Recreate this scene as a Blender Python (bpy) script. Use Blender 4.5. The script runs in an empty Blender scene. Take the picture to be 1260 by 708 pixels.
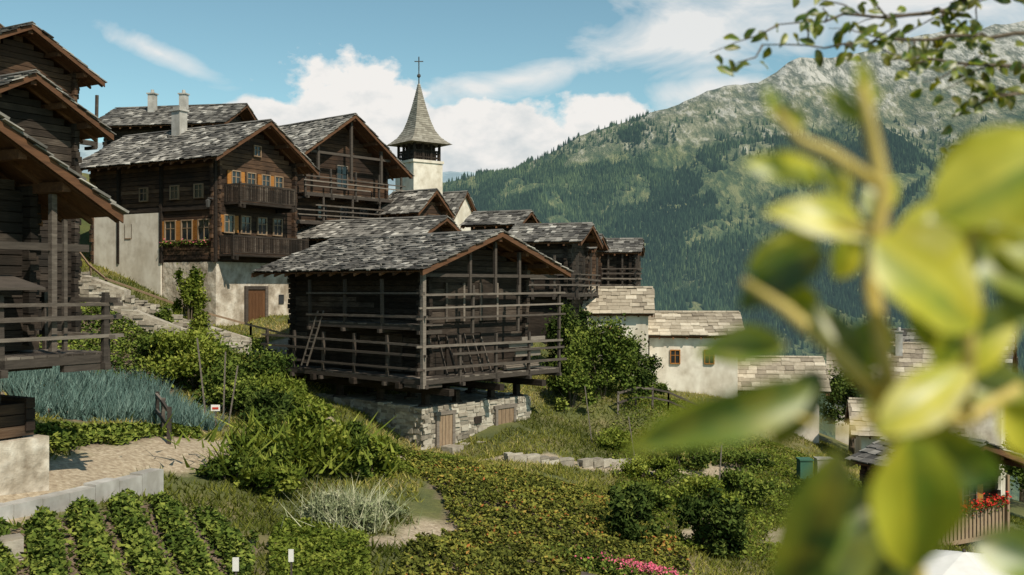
import bpy, math, random
import numpy as np
from mathutils import Vector, Matrix
random.seed(7); R=np.random.default_rng(7)
sc=bpy.context.scene
sc.view_settings.view_transform='Standard'; sc.view_settings.look='None'; sc.view_settings.exposure=0

# ------------------------------------------------------------ terrain function
CP=np.array([(-10,20,-4.1),(-12,18,-3.9),(-8,18,-4.9),(-5.6,18,-5.2),(-1.1,19,-5.5),(-2.5,24,-5.8),(-6.5,24,-5.2),
(-11.2,32,-3.8),(-15,30,-2.5),(-8,28,-4.4),(-3.8,39,-6.5),(3,43,-6.4),(-9,44,-4.9),(-14.7,50,-2.2),(-9.7,54,-2.2),
(-12.5,44,-3.0),(-20,48,-.6),(-23,53,1),(-19,40,-.5),(2.5,26,-6.5),(7,32,-7.5),(4.5,50,-5.2),(8,58,-6.2),(13,60,-6.6),
(2,36,-6.7),(6,42,-7.1),(13,50,-8.5),(15.6,58,-9.6),(13,28,-8.4),(18,35,-9.5),(25,60,-12),(-9,85,2),(-5,62,.2),(3,60,-2.5),
(-30,70,8),(-16,34,-2),(0,0,-1.7),(0,8,-3.9),(-8,8,-3.4),(8,8,-5),(0,14,-5.1),(15,10,-7),(-20,20,-1.5),(-30,40,4),(30,30,-14),(9,22,-7.8)],float)
A_=np.c_[CP[:,0],CP[:,1],np.ones(len(CP))]
PL,_,_,_=np.linalg.lstsq(A_,CP[:,2],rcond=None)
RES=CP[:,2]-A_@PL
def lat(ix,iy,seed):
    h=(ix*374761393+iy*668265263+seed*1442695041)&0xffffffff
    h=((h^(h>>13))*1274126177)&0xffffffff
    return ((h^(h>>16))&0xffff)/65535.0
def vnoise(x,y,seed=0):
    x=np.asarray(x,float);y=np.asarray(y,float)
    ix=np.floor(x).astype(np.int64);iy=np.floor(y).astype(np.int64);fx=x-ix;fy=y-iy
    fx=fx*fx*(3-2*fx);fy=fy*fy*(3-2*fy)
    return (lat(ix,iy,seed)*(1-fx)+lat(ix+1,iy,seed)*fx)*(1-fy)+(lat(ix,iy+1,seed)*(1-fx)+lat(ix+1,iy+1,seed)*fx)*fy
def fbm(x,y,o=4,seed=0):
    s=0;a=.5
    for i in range(o):
        s=s+a*vnoise(x*2**i,y*2**i,seed+i*17);a*=.5
    return s
def G(x,y):
    x=np.asarray(x,float);y=np.asarray(y,float);sh=x.shape
    xf=x.ravel();yf=y.ravel()
    d=(xf[:,None]-CP[None,:,0])**2+(yf[:,None]-CP[None,:,1])**2
    w=1/(d+1.5)**1.6
    cx=np.clip(xf,-60,60);cy=np.clip(yf,-20,110)
    z=PL[0]*cx+PL[1]*cy+PL[2]+(w*RES).sum(1)/w.sum(1)
    q=yf-90+.5*xf
    z=z-.5*np.logaddexp(0,q/6)*6-.3*np.maximum(0,xf-45)
    z=z+(fbm(xf*.35,yf*.35,3,5)-.45)*.45
    z=np.maximum(z,-420)
    return z.reshape(sh)
def g(x,y): return float(G(np.array([x]),np.array([y]))[0])

# ------------------------------------------------------------ materials
def newmat(name):
    m=bpy.data.materials.new(name);m.use_nodes=True
    nt=m.node_tree;b=nt.nodes['Principled BSDF'];return m,nt,b
def N(nt,t,**k):
    n=nt.nodes.new(t)
    for a,v in k.items(): setattr(n,a,v)
    return n
def ramp(nt,fac,cols):
    r=nt.nodes.new('ShaderNodeValToRGB');e=r.color_ramp.elements
    while len(e)<len(cols): e.new(.5)
    for i,(p,c) in enumerate(cols): e[i].position=p;e[i].color=(*c,1)
    nt.links.new(fac,r.inputs[0]);return r.outputs[0]
def mth(nt,op,a,b=None,c=None,clamp=False):
    n=nt.nodes.new('ShaderNodeMath');n.operation=op;n.use_clamp=clamp
    for i,v in enumerate((a,b,c)):
        if v is None: continue
        if isinstance(v,(int,float)): n.inputs[i].default_value=v
        else: nt.links.new(v,n.inputs[i])
    return n.outputs[0]
def mixc(nt,f,a,b,bt='MIX'):
    n=nt.nodes.new('ShaderNodeMix');n.data_type='RGBA';n.blend_type=bt
    for s,v in ((n.inputs[0],f),(n.inputs[6],a),(n.inputs[7],b)):
        if isinstance(v,(int,float)): s.default_value=v
        elif isinstance(v,tuple): s.default_value=(*v,1)
        else: nt.links.new(v,s)
    return n.outputs[2]
def noise(nt,scale,sx=(1,1,1),detail=5,coord='Object',rough=.6):
    tc=nt.nodes.new('ShaderNodeTexCoord');mp=nt.nodes.new('ShaderNodeMapping');mp.inputs['Scale'].default_value=sx
    nt.links.new(tc.outputs[coord],mp.inputs[0])
    n=nt.nodes.new('ShaderNodeTexNoise');n.inputs['Scale'].default_value=scale;n.inputs['Detail'].default_value=detail;n.inputs['Roughness'].default_value=rough
    nt.links.new(mp.outputs[0],n.inputs[0]);return n.outputs[0]
def tintn(nt):
    a=nt.nodes.new('ShaderNodeAttribute');a.attribute_name='tint';return a.outputs['Fac']
def bump(nt,b,h,s=.5,d=.02):
    n=nt.nodes.new('ShaderNodeBump');n.inputs['Strength'].default_value=s;n.inputs['Distance'].default_value=d
    nt.links.new(h,n.inputs['Height']);nt.links.new(n.outputs[0],b.inputs['Normal'])
def surf(name,cols,scale=3,sx=(1,1,1),tw=.5,rough=.85,bs=.5,bd=.02,stain=None,spec=.3):
    m,nt,b=newmat(name)
    n=noise(nt,scale,sx,4)
    n2=mth(nt,'MULTIPLY_ADD',mth(nt,'SUBTRACT',n,.5),1.8,.5)
    f=mth(nt,'ADD',mth(nt,'MULTIPLY',tintn(nt),tw),mth(nt,'MULTIPLY',n2,1-tw),clamp=True)
    c=ramp(nt,f,cols)
    if stain:
        k=noise(nt,stain[0],stain[3] if len(stain)>3 else (1,1,.5),3)
        kf=mth(nt,'MULTIPLY_ADD',k,5,-2.2,clamp=True)
        c=mixc(nt,mth(nt,'MULTIPLY',kf,stain[2]),c,stain[1])
    nt.links.new(c,b.inputs['Base Color']);b.inputs['Roughness'].default_value=rough
    b.inputs['Specular IOR Level'].default_value=spec
    bump(nt,b,n,bs,bd);return m
def leafmat(name,cols,trans=.3,scale=None,gloss=0):
    m,nt,b=newmat(name);nt.nodes.remove(b)
    c=ramp(nt,tintn(nt),cols)
    if scale:
        k=noise(nt,scale,(1,1,1),3); c=mixc(nt,mth(nt,'MULTIPLY_ADD',k,3.5,-1.3,clamp=True),c,mixc(nt,.35,c,(.50,.40,.03)))
    d=N(nt,'ShaderNodeBsdfDiffuse');nt.links.new(c,d.inputs[0]);o=d.outputs[0]
    if trans:
        t=N(nt,'ShaderNodeBsdfTranslucent');nt.links.new(mixc(nt,1.0,c,(1.6,1.4,.5),'MULTIPLY'),t.inputs[0])
        m1=N(nt,'ShaderNodeMixShader');m1.inputs[0].default_value=trans;nt.links.new(o,m1.inputs[1]);nt.links.new(t.outputs[0],m1.inputs[2]);o=m1.outputs[0]
    if gloss:
        gl=N(nt,'ShaderNodeBsdfGlossy');gl.inputs['Roughness'].default_value=.4
        m2=N(nt,'ShaderNodeMixShader');m2.inputs[0].default_value=gloss;nt.links.new(o,m2.inputs[1]);nt.links.new(gl.outputs[0],m2.inputs[2]);o=m2.outputs[0]
    nt.links.new(o,nt.nodes['Material Output'].inputs[0]);return m

M={}
M['logdark']=surf('wood_logs_dark',[(0,(.007,.005,.004)),(.4,(.026,.018,.013)),(.65,(.062,.046,.035)),(.85,(.12,.095,.076)),(1,(.22,.185,.155))],2.2,(1,1,14),.5,bs=.8,stain=(.6,(.009,.007,.005),.75,(1,1,1.4)))
M['logwarm']=surf('wood_logs_warm',[(0,(.012,.008,.006)),(.38,(.050,.028,.017)),(.7,(.13,.073,.041)),(.88,(.19,.125,.08)),(1,(.30,.225,.16))],2.0,(1,1,14),.5,bs=.8,stain=(.5,(.018,.012,.009),.85,(1,1,1.3)))
M['rail']=surf('weathered_rail',[(0,(.020,.016,.013)),(.5,(.078,.063,.052)),(1,(.25,.215,.18))],3,(1,1,6),.65)
M['soffit']=surf('soffit_boards',[(0,(.035,.017,.010)),(.5,(.12,.056,.027)),(1,(.27,.135,.062))],2,(1,6,6),.5)
M['shingle']=surf('wood_shingles',[(0,(.022,.020,.018)),(.35,(.082,.076,.069)),(.65,(.21,.196,.175)),(1,(.56,.53,.48))],5,(1,1,1),.8,bs=.4)
M['slab']=surf('stone_slabs',[(0,(.12,.095,.07)),(.5,(.34,.29,.22)),(1,(.64,.57,.46))],4,(1,1,1),.7)
M['stone']=surf('rubble_stone',[(0,(.09,.075,.06)),(.45,(.29,.255,.205)),(.8,(.47,.43,.36)),(1,(.64,.60,.52))],4,(1,1,1),.6,bs=.9,bd=.04)
M['mortar']=surf('lime_mortar',[(0,(.16,.135,.105)),(.5,(.36,.32,.26)),(1,(.54,.50,.42))],3.5,(1,1,1),.0,bs=.9,bd=.04)
M['plaster']=surf('lime_plaster',[(0,(.44,.39,.32)),(.5,(.66,.61,.53)),(1,(.76,.72,.64))],1.4,(1,1,1),0,stain=(.8,(.36,.30,.22),.5))
M['rough']=surf('rough_plaster',[(0,(.20,.16,.115)),(.5,(.50,.44,.36)),(1,(.72,.68,.60))],2.2,(1,1,1),0,bs=1,bd=.08,stain=(1.4,(.22,.175,.125),.75))
M['concrete']=surf('concrete',[(0,(.22,.21,.195)),(.5,(.40,.385,.36)),(1,(.56,.54,.51))],2,(1,1,1),.3,stain=(1.5,(.2,.18,.15),.5))
M['glass']=surf('window_glass',[(0,(.012,.014,.016)),(1,(.03,.035,.04))],1,(1,1,1),.2,rough=.08,bs=0,spec=.6)
M['white']=surf('white_paint',[(0,(.6,.58,.54)),(1,(.8,.78,.74))],3,(1,1,1),.3,rough=.5,bs=.1)
M['shutter']=surf('orange_shutter',[(0,(.20,.075,.016)),(1,(.46,.20,.045))],3,(1,1,8),.3,rough=.6)
M['door']=surf('brown_door',[(0,(.07,.032,.015)),(1,(.17,.082,.038))],3,(8,8,1),.3,rough=.6)
M['palewood']=surf('pale_door_wood',[(0,(.12,.08,.05)),(.5,(.24,.165,.105)),(1,(.36,.27,.18))],3,(8,8,1),.4,rough=.7)
M['metal']=surf('dark_metal',[(0,(.03,.03,.03)),(1,(.09,.085,.08))],3,(1,1,1),.3,rough=.5)
M['spire']=surf('spire_shingles',[(0,(.11,.10,.08)),(.5,(.22,.20,.165)),(1,(.35,.33,.28))],2,(1,1,5),.6)
M['red']=surf('red_paint',[(0,(.4,.03,.02)),(1,(.55,.05,.03))],3)
M['green']=surf('green_plastic',[(0,(.03,.09,.06)),(1,(.05,.14,.09))],3)
M['bark']=surf('bark',[(0,(.05,.037,.026)),(.5,(.11,.085,.06)),(1,(.20,.16,.12))],8,(1,1,.3),.3,bs=1)
M['shoot']=surf('young_shoot',[(0,(.30,.22,.05)),(1,(.62,.50,.16))],10,(1,1,1),.3,rough=.5)
M['leafG']=leafmat('leaves_green',[(0,(.018,.032,.008)),(.5,(.080,.115,.022)),(1,(.22,.25,.05))],0)
M['leafD']=leafmat('leaves_dark',[(0,(.010,.020,.006)),(.5,(.044,.068,.016)),(1,(.125,.155,.036))],0)
M['leafB']=leafmat('leaves_bright',[(0,(.040,.064,.010)),(.5,(.145,.185,.030)),(1,(.32,.34,.07))],.2)
M['leafY']=leafmat('leaves_patch',[(0,(.032,.038,.010)),(.45,(.12,.135,.028)),(.8,(.25,.23,.045)),(.93,(.34,.24,.06)),(1,(.34,.12,.04))],0)
M['leek']=leafmat('leaves_leek',[(0,(.035,.065,.055)),(.5,(.10,.165,.145)),(1,(.22,.31,.27))],0)
M['grey']=leafmat('leaves_grey',[(0,(.09,.11,.05)),(.5,(.22,.25,.13)),(1,(.50,.48,.33))],0)
M['grass']=leafmat('grass_blades',[(0,(.055,.070,.014)),(.5,(.175,.185,.036)),(.75,(.31,.285,.07)),(1,(.48,.38,.18))],.2)
M['pink']=leafmat('petals_pink',[(0,(.5,.06,.12)),(1,(.75,.22,.30))],0)
M['redfl']=leafmat('petals_red',[(0,(.4,.02,.02)),(1,(.7,.06,.04))],0)
M['fgleaf']=leafmat('fruit_leaf',[(0,(.015,.040,.008)),(.3,(.055,.115,.014)),(.5,(.16,.24,.02)),(.68,(.40,.42,.03)),(.88,(.68,.63,.07)),(1,(.82,.80,.60))],.38,22,.05)
M['forest']=leafmat('conifer_forest',[(0,(.012,.026,.018)),(.5,(.030,.055,.032)),(1,(.085,.12,.055))],.0)

# ------------------------------------------------------------ mesh building
class MB:
    def __init__(s): s.v=[];s.f=[];s.m=[];s.t=[]
    def box(s,o,ax,ay,az,m=0,t=None):
        n=len(s.v);o=np.array(o,float);ax=np.array(ax,float);ay=np.array(ay,float);az=np.array(az,float)
        for k in ((0,0,0),(1,0,0),(1,1,0),(0,1,0),(0,0,1),(1,0,1),(1,1,1),(0,1,1)):
            p=o+ax*k[0]+ay*k[1]+az*k[2];s.v.append((p[0],p[1],p[2]))
        fs=[(0,3,2,1),(4,5,6,7),(0,1,5,4),(1,2,6,5),(2,3,7,6),(3,0,4,7)]
        if np.dot(np.cross(ax,ay),az)<0: fs=[f[::-1] for f in fs]
        tt=random.random() if t is None else t
        for f in fs: s.f.append(tuple(i+n for i in f));s.m.append(m);s.t.append(tt)
    def bx(s,x0,x1,y0,y1,z0,z1,m=0,t=None): s.box((x0,y0,z0),(x1-x0,0,0),(0,y1-y0,0),(0,0,z1-z0),m,t)
    def beam(s,p,q,w,h,m=0,t=None):
        p=Vector(p);q=Vector(q);d=q-p;side=d.cross(Vector((0,0,1)))
        if side.length<1e-4: side=Vector((1,0,0))
        side.normalize();up=side.cross(d).normalized()
        s.box(p-side*w/2-up*h/2,d,side*w,up*h,m,t)
    def poly(s,pts,m=0,t=.5):
        n=len(s.v);s.v+= [tuple(p) for p in pts];s.f.append(tuple(range(n,n+len(pts))));s.m.append(m);s.t.append(t)
    def tube(s,pts,rad,m=0,sides=7,t=.5):
        n0=len(s.v);pts=[Vector(p) for p in pts]
        for i,p in enumerate(pts):
            d=(pts[min(i+1,len(pts)-1)]-pts[max(i-1,0)]).normalized()
            a=d.orthogonal().normalized() if abs(d.z)>.99 else d.cross(Vector((0,0,1))).normalized()
            b=d.cross(a)
            for k in range(sides):
                an=2*math.pi*k/sides;s.v.append(tuple(p+(a*math.cos(an)+b*math.sin(an))*rad[i]))
        for i in range(len(pts)-1):
            for k in range(sides):
                k2=(k+1)%sides
                s.f.append((n0+i*sides+k,n0+i*sides+k2,n0+(i+1)*sides+k2,n0+(i+1)*sides+k));s.m.append(m);s.t.append(t)
        for e,rev in ((0,True),(len(pts)-1,False)):
            f=[n0+e*sides+k for k in range(sides)];s.f.append(tuple(f[::-1] if rev else f));s.m.append(m);s.t.append(t)
    def make(s,name,mats,parent=None,smooth=False):
        me=bpy.data.meshes.new(name);me.from_pydata(s.v,[],s.f)
        for m in mats: me.materials.append(M[m])
        me.polygons.foreach_set('material_index',s.m)
        a=me.attributes.new('tint','FLOAT','FACE');a.data.foreach_set('value',s.t)
        if smooth: me.polygons.foreach_set('use_smooth',[True]*len(s.f))
        me.update();o=bpy.data.objects.new(name,me);sc.collection.objects.link(o)
        if parent: o.parent=parent
        return o
def empty(name,x=0,y=0,z=0,a=0):
    e=bpy.data.objects.new(name,None);e.location=(x,y,z);e.rotation_euler=(0,0,math.radians(a));e.empty_display_size=.3
    sc.collection.objects.link(e);return e
def arr(name,V,k,tint,mat,parent=None):
    n=len(V)//k;me=bpy.data.meshes.new(name)
    me.vertices.add(n*k);me.vertices.foreach_set('co',V.astype(np.float32).ravel())
    me.loops.add(n*k);me.loops.foreach_set('vertex_index',np.arange(n*k,dtype=np.int32))
    me.polygons.add(n);me.polygons.foreach_set('loop_start',np.arange(0,n*k,k,dtype=np.int32));me.polygons.foreach_set('loop_total',np.full(n,k,dtype=np.int32))
    me.materials.append(M[mat])
    a=me.attributes.new('tint','FLOAT','FACE');a.data.foreach_set('value',np.clip(tint,0,1).astype(np.float32))
    me.update(calc_edges=True);me.validate()
    o=bpy.data.objects.new(name,me);sc.collection.objects.link(o)
    if parent: o.parent=parent
    return o
def leafV(C,size,up=.4,aspect=.55):
    n=len(C);nr=R.normal(size=(n,3));nr[:,2]=np.abs(nr[:,2])+up;nr/=np.linalg.norm(nr,axis=1)[:,None]
    r=R.normal(size=(n,3));a=np.cross(nr,r);a/=np.linalg.norm(a,axis=1)[:,None];b=np.cross(nr,a)
    s=(size*R.uniform(.6,1.3,n))[:,None]
    V=np.stack([C-a*s*.5,C+b*s*.5*aspect-nr*s*.08,C+a*s*.5,C-b*s*.5*aspect-nr*s*.08],1)
    return V.reshape(-1,3)
def leaves(name,C,size,mat,tint,parent=None,up=.4,aspect=.6):
    return arr(name,leafV(C,size,up,aspect),4,tint,mat,parent)
def blades(name,B,h,w,mat,tint,lean=.4,parent=None):
    n=len(B);an=R.uniform(0,2*np.pi,n);d=np.c_[np.cos(an),np.sin(an),np.zeros(n)]
    le=np.c_[R.normal(size=n)*lean,R.normal(size=n)*lean,np.ones(n)];hh=(h*R.uniform(.5,1.3,n))[:,None]
    V=np.stack([B-d*w/2,B+d*w/2,B+le*hh],1).reshape(-1,3)
    return arr(name,V,3,tint,mat,parent)

# ------------------------------------------------------------ architecture
def roof(mb,W,L,ez,rz,e=.3,sw=(.2,.42),thick=.035,mi=0,light=0.0):
    hw=W/2;rise=rz-ez;sl=math.hypot(hw,rise);cx,cz=hw/sl,rise/sl
    for side in (0,1):
        sg=1 if side==0 else -1;x0=0 if side==0 else W
        d=np.array((sg*cx,0,cz));nn=np.array((-sg*cz,0,cx))
        rows=int(sl/e)+1
        for r in range(rows):
            y=-.06-random.random()*.1
            while y<L+.05:
                w=random.uniform(*sw);off=random.uniform(-.05,.05)
                sag=-.07*math.sin(math.pi*min(1,max(0,y/L)))*math.sin(math.pi*min(1,r*e/sl))
                p=np.array((x0,0,ez))+d*(r*e-.08+off)+nn*(.13+random.uniform(0,.03)+sag*.4);p[1]=y
                ln=min(e*1.5,sl-r*e+.1)
                if ln>.05:
                    patch=vnoise(np.array([y*.7+side*9]),np.array([r*e*.7+W]),3)[0]
                    t=min(1,max(0,random.gauss(.26+.36*patch+light,.23)))
                    th=thick*random.uniform(.7,1.6)
                    mb.box(p,(0,min(w,L+.12-y)-.012,random.uniform(-.015,.015)),d*ln-nn*.05,nn*th,mi,t)
                y+=w
    y=-.05
    while y<L:
        w=random.uniform(.5,1.0);w=min(w,L+.05-y)
        mb.box((hw-.16,y,rz+.12),(.17,0,.075),(0,w-.02,0),(0,0,.035),mi,random.uniform(.2,.7))
        mb.box((hw+.16,y,rz+.12),(-.155,0,.07),(0,w-.02,0),(0,0,.035),mi,random.uniform(.2,.7));y+=w
def zr(s,W,ez,rz): return ez+(rz-ez)*(1-abs(s-W/2)/(W/2))
def window(mb,side,a,z,w,h,x0,sh=True,fr=2,gl=3,st=4):
    def B(a0,a1,d0,d1,z0,z1,m):
        if side=='F': mb.bx(a0,a1,x0-d1,x0-d0,z0,z1,m)
        else: mb.bx(x0-d1,x0-d0,a0,a1,z0,z1,m)
    B(a-w/2,a+w/2,.0,.03,z,z+h,gl)
    t=.06
    B(a-w/2-t,a-w/2,0,.09,z-t,z+h+t,fr);B(a+w/2,a+w/2+t,0,.09,z-t,z+h+t,fr)
    B(a-w/2,a+w/2,0,.087,z+h,z+h+t,fr);B(a-w/2,a+w/2,0,.12,z-t,z,fr)
    B(a-.02,a+.02,.03,.06,z,z+h,fr);B(a-w/2,a-.02,.03,.055,z+h*.6,z+h*.6+.035,fr);B(a+.02,a+w/2,.03,.055,z+h*.6,z+h*.6+.035,fr)
    if sh:
        B(a-w/2-t-w*.5,a-w/2-t-.01,.02,.07,z-.02,z+h+.02,st);B(a+w/2+t+.01,a+w/2+t+w*.5,.02,.07,z-.02,z+h+.02,st)
def logs(mb,x0,x1,y0,y1,z0,W,ez,rz,h=.23,mi=0,bias=0,prot=.22,gable=True):
    wt=zr(x0,W,ez,rz)-.1
    mb.bx(x0+.06,x1-.06,y0+.06,y1-.06,z0,wt-.06,mi,0)
    z=z0;i=0;th=.17
    def tt(): return min(1,max(0,random.gauss(.45+bias,.27)))
    while z+h<=wt+.02:
        hh=h-.028
        pe=prot*random.uniform(.7,1.3)
        j=lambda: random.uniform(-.02,.02)
        dz=h/2
        def span(fixed,a0,a1,zz0,isx,front):
            # logs split in 1-3 lengths of differing weathering
            cuts=sorted([a0]+[random.uniform(a0+.8,a1-.8) for _ in range(random.choice((0,1,1,2)))]+[a1])
            for q0,q1 in zip(cuts[:-1],cuts[1:]):
                if q1-q0<.1: continue
                jj=j()
                if isx:
                    if front: mb.bx(q0,q1-.012,fixed+jj,fixed+th,zz0,zz0+hh,mi,tt())
                    else: mb.bx(q0,q1-.012,fixed-th,fixed+jj,zz0,zz0+hh,mi,tt())
                else:
                    if front: mb.bx(fixed+jj,fixed+th,q0,q1-.012,zz0,zz0+hh,mi,tt())
                    else: mb.bx(fixed-th,fixed+jj,q0,q1-.012,zz0,zz0+hh,mi,tt())
        span(y0,x0-pe,x1+pe,z,True,True);mb.bx(x0-pe,x1+pe,y1-th,y1+j(),z,z+hh,mi,tt())
        zz=z+dz
        if zz+hh<wt+.1:
            span(x0,y0-pe,y1+pe,zz,False,True);mb.bx(x1-th,x1+j(),y0-pe,y1+pe,zz,zz+hh,mi,tt())
        z+=h;i+=1
    if gable:
        while z+h<rz-.05:
            s=(z+h+.14-ez)/(rz-ez)*W/2
            if s>W/2-.1: break
            mb.bx(s,W-s,y0+random.uniform(-.012,.012),y0+th,z,z+h-.022,mi,tt());mb.bx(s,W-s,y1-th,y1,z,z+h-.022,mi,tt());z+=h
def roofwood(mb,W,L,ez,rz,mi=1,x0=.8,y0=.8):
    hw=W/2;r=rz-ez
    mb.box((0,0,ez),(hw,0,r),(0,L,0),(0,0,.05),mi,.5);mb.box((W,0,ez),(-hw,0,r),(0,L,0),(0,0,.05),mi,.5)
    for s in (x0,W-x0,W*.3,W*.7):
        z=zr(s,W,ez,rz)-.17
        mb.bx(s-.09,s+.09,.12,L-.12,z-.06,z+.14,mi,random.random()*.6)
    mb.bx(hw-.11,hw+.11,.06,L-.06,rz-.29,rz-.06,mi,.3)
    n=int(L/.8)
    for k in range(n+1):
        y=.04+k*(L-.2)/n
        mb.box((-.04,y,ez-.13),(hw*.99,0,r*.99),(0,.1,0),(0,0,.11),mi,random.random());mb.box((W+.04,y,ez-.13),(-hw*.99,0,r*.99),(0,.1,0),(0,0,.11),mi,random.random())
    for y in (-.06,L+.02):
        mb.box((-.08,y,ez-.14),(hw+.08,0,r+.03),(0,.04,0),(0,0,.2),mi,.3);mb.box((W+.08,y,ez-.14),(-hw-.08,0,r+.03),(0,.04,0),(0,0,.2),mi,.25)
def stonewall(mb,p,q,z0,z1,th,sz=.3,mi=0,core=1):
    p=np.array(p,float);q=np.array(q,float);d=q-p;Ln=np.linalg.norm(d);d/=Ln;n=np.array((d[1],-d[0]))
    z0a,z0b=(z0 if isinstance(z0,tuple) else (z0,z0));z1a,z1b=(z1 if isinstance(z1,tuple) else (z1,z1))
    D=np.array((d[0],d[1],0));NN=np.array((n[0],n[1],0))
    P=np.array((p[0],p[1],z0a));
    mb.box(P-NN*(th-.04)/2,(*(d*Ln),z0b-z0a),NN*(th-.04),(0,0,(z1a-z0a+z1b-z0b)/2-.04),core,.5)
    hmax=max(z1a-z0a,z1b-z0b);rows=max(1,int(hmax/(sz*.5)));
    for r in range(rows):
        s=-random.random()*.2
        while s<Ln:
            w=random.uniform(.4,1.7)*sz;w=min(w,Ln-s+.05)
            f=max(0,min(1,(s+w/2)/Ln));a=z0a+(z0b-z0a)*f;b=z1a+(z1b-z1a)*f;hh=(b-a)/rows
            zz=a+r*hh+.05*math.sin(s*2+r)
            for sg in (1,-1):
                o=random.uniform(-.02,.05)
                mb.box(np.array((p[0],p[1],zz+random.uniform(-.03,.03)))+D*s+NN*sg*(th/2-.05),D*(w-.03)+np.array((0,0,random.uniform(-.05,.05))),NN*sg*(.05+o),(0,random.uniform(-.01,.01),hh-.02+random.uniform(-.06,.04)),mi)
            if r==rows-1: mb.box(np.array((p[0],p[1],b-.05))+D*s-NN*th/2,D*(w-.02),NN*th,(0,0,.05+random.uniform(0,.08)),mi)
            s+=w
def chalet(name,X,Y,a,W,L,ez,rz,zb,zg,ovs=.8,ovf=.9,wood='logdark',rmat='shingle',e=.38,h=.25,base='plaster',walls='log',ovb=None,bias=0,light=0,sw=(.22,.45)):
    E=empty(name,X,Y,0,a);ovb=ovf if ovb is None else ovb
    rb=MB();roof(rb,W,L,ez,rz,e=e,sw=sw,light=light);rb.make('roof_shingles',[rmat],E)
    fb=MB();roofwood(fb,W,L,ez,rz,0,ovs,ovf);fb.make('roof_timbers',['soffit'],E)
    wb=MB();x0,x1,y0,y1=ovs,W-ovs,ovf,L-ovb
    if walls=='log':
        logs(wb,x0,x1,y0,y1,zb,W,ez,rz,h=h,bias=bias);wb.make('log_walls',[wood],E)
    else:
        wt=zr(x0,W,ez,rz)-.07
        wb.bx(x0,x1,y0,y1,zb-.01,wt)
        for yy in (y0,y1-.2):
            n=len(wb.v);wb.v+=[(x0,yy,wt),(x1,yy,wt),(W/2,yy,rz-.05),(x0,yy+.2,wt),(x1,yy+.2,wt),(W/2,yy+.2,rz-.05)]
            for f in ((n,n+1,n+2),(n+5,n+4,n+3),(n,n+2,n+5,n+3),(n+1,n+4,n+5,n+2)): wb.f.append(f);wb.m.append(0);wb.t.append(.5)
        wb.make('plaster_walls',[walls],E)
    bb=MB();bb.bx(x0+.03,x1-.03,y0+.03,y1-.03,zg,zb-.02);bb.make('foundation',[base],E)
    return E,(x0,x1,y0,y1)
def gallery(mb,p,q,zf,zt,n,depthv,rails,post_top,m=0,floor=True,ext=.25,full=.65):
    p=Vector((p[0],p[1],0));q=Vector((q[0],q[1],0));d=(q-p).normalized();dv=Vector((depthv[0],depthv[1],0));LL=(q-p).length
    if floor:
        Ln=LL;k=int(Ln/.28)
        mb.box(p+Vector((0,0,zf-.22)),(q-p),dv*.14/dv.length,(0,0,.17),m,.15)
        for i in range(k):
            s=i*Ln/k;mb.box(p+d*s+Vector((0,0,zf-.045+random.uniform(-.006,.006))),d*(Ln/k-.015),dv,(0,0,.045),m)
        for i in range(n):
            s=i*(Ln-.2)/(n-1);mb.box(p+d*(s+.02)-dv*.12+Vector((0,0,zf-.37)),d*.14,dv*1.1,(0,0,.145),m,.2)
    for i in range(n):
        o=p+(q-p)*(i/(n-1))
        mb.box(o-d*.06+Vector((0,0,zf-.3)),d*.11+Vector((0,0,0)),dv.normalized()*.11,(random.uniform(-.05,.05),0,post_top-zf+.3),m,random.random()*.5)
    for z in rails:
        e1=random.uniform(.1,ext*1.6);e2=random.uniform(.1,ext*1.6)
        a0,a1=0,LL
        if random.random()>full:
            if random.random()<.5: a0=LL*random.choice((.2,.4))
            else: a1=LL*random.choice((.6,.8))
        mb.beam(p+d*(a0-e1)-dv.normalized()*.04+Vector((0,0,z+random.uniform(-.06,.06))),p+d*(a1+e2)-dv.normalized()*.04+Vector((0,0,z+random.uniform(-.06,.06))),.06,random.uniform(.06,.11),m,random.uniform(.35,1))

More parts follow.
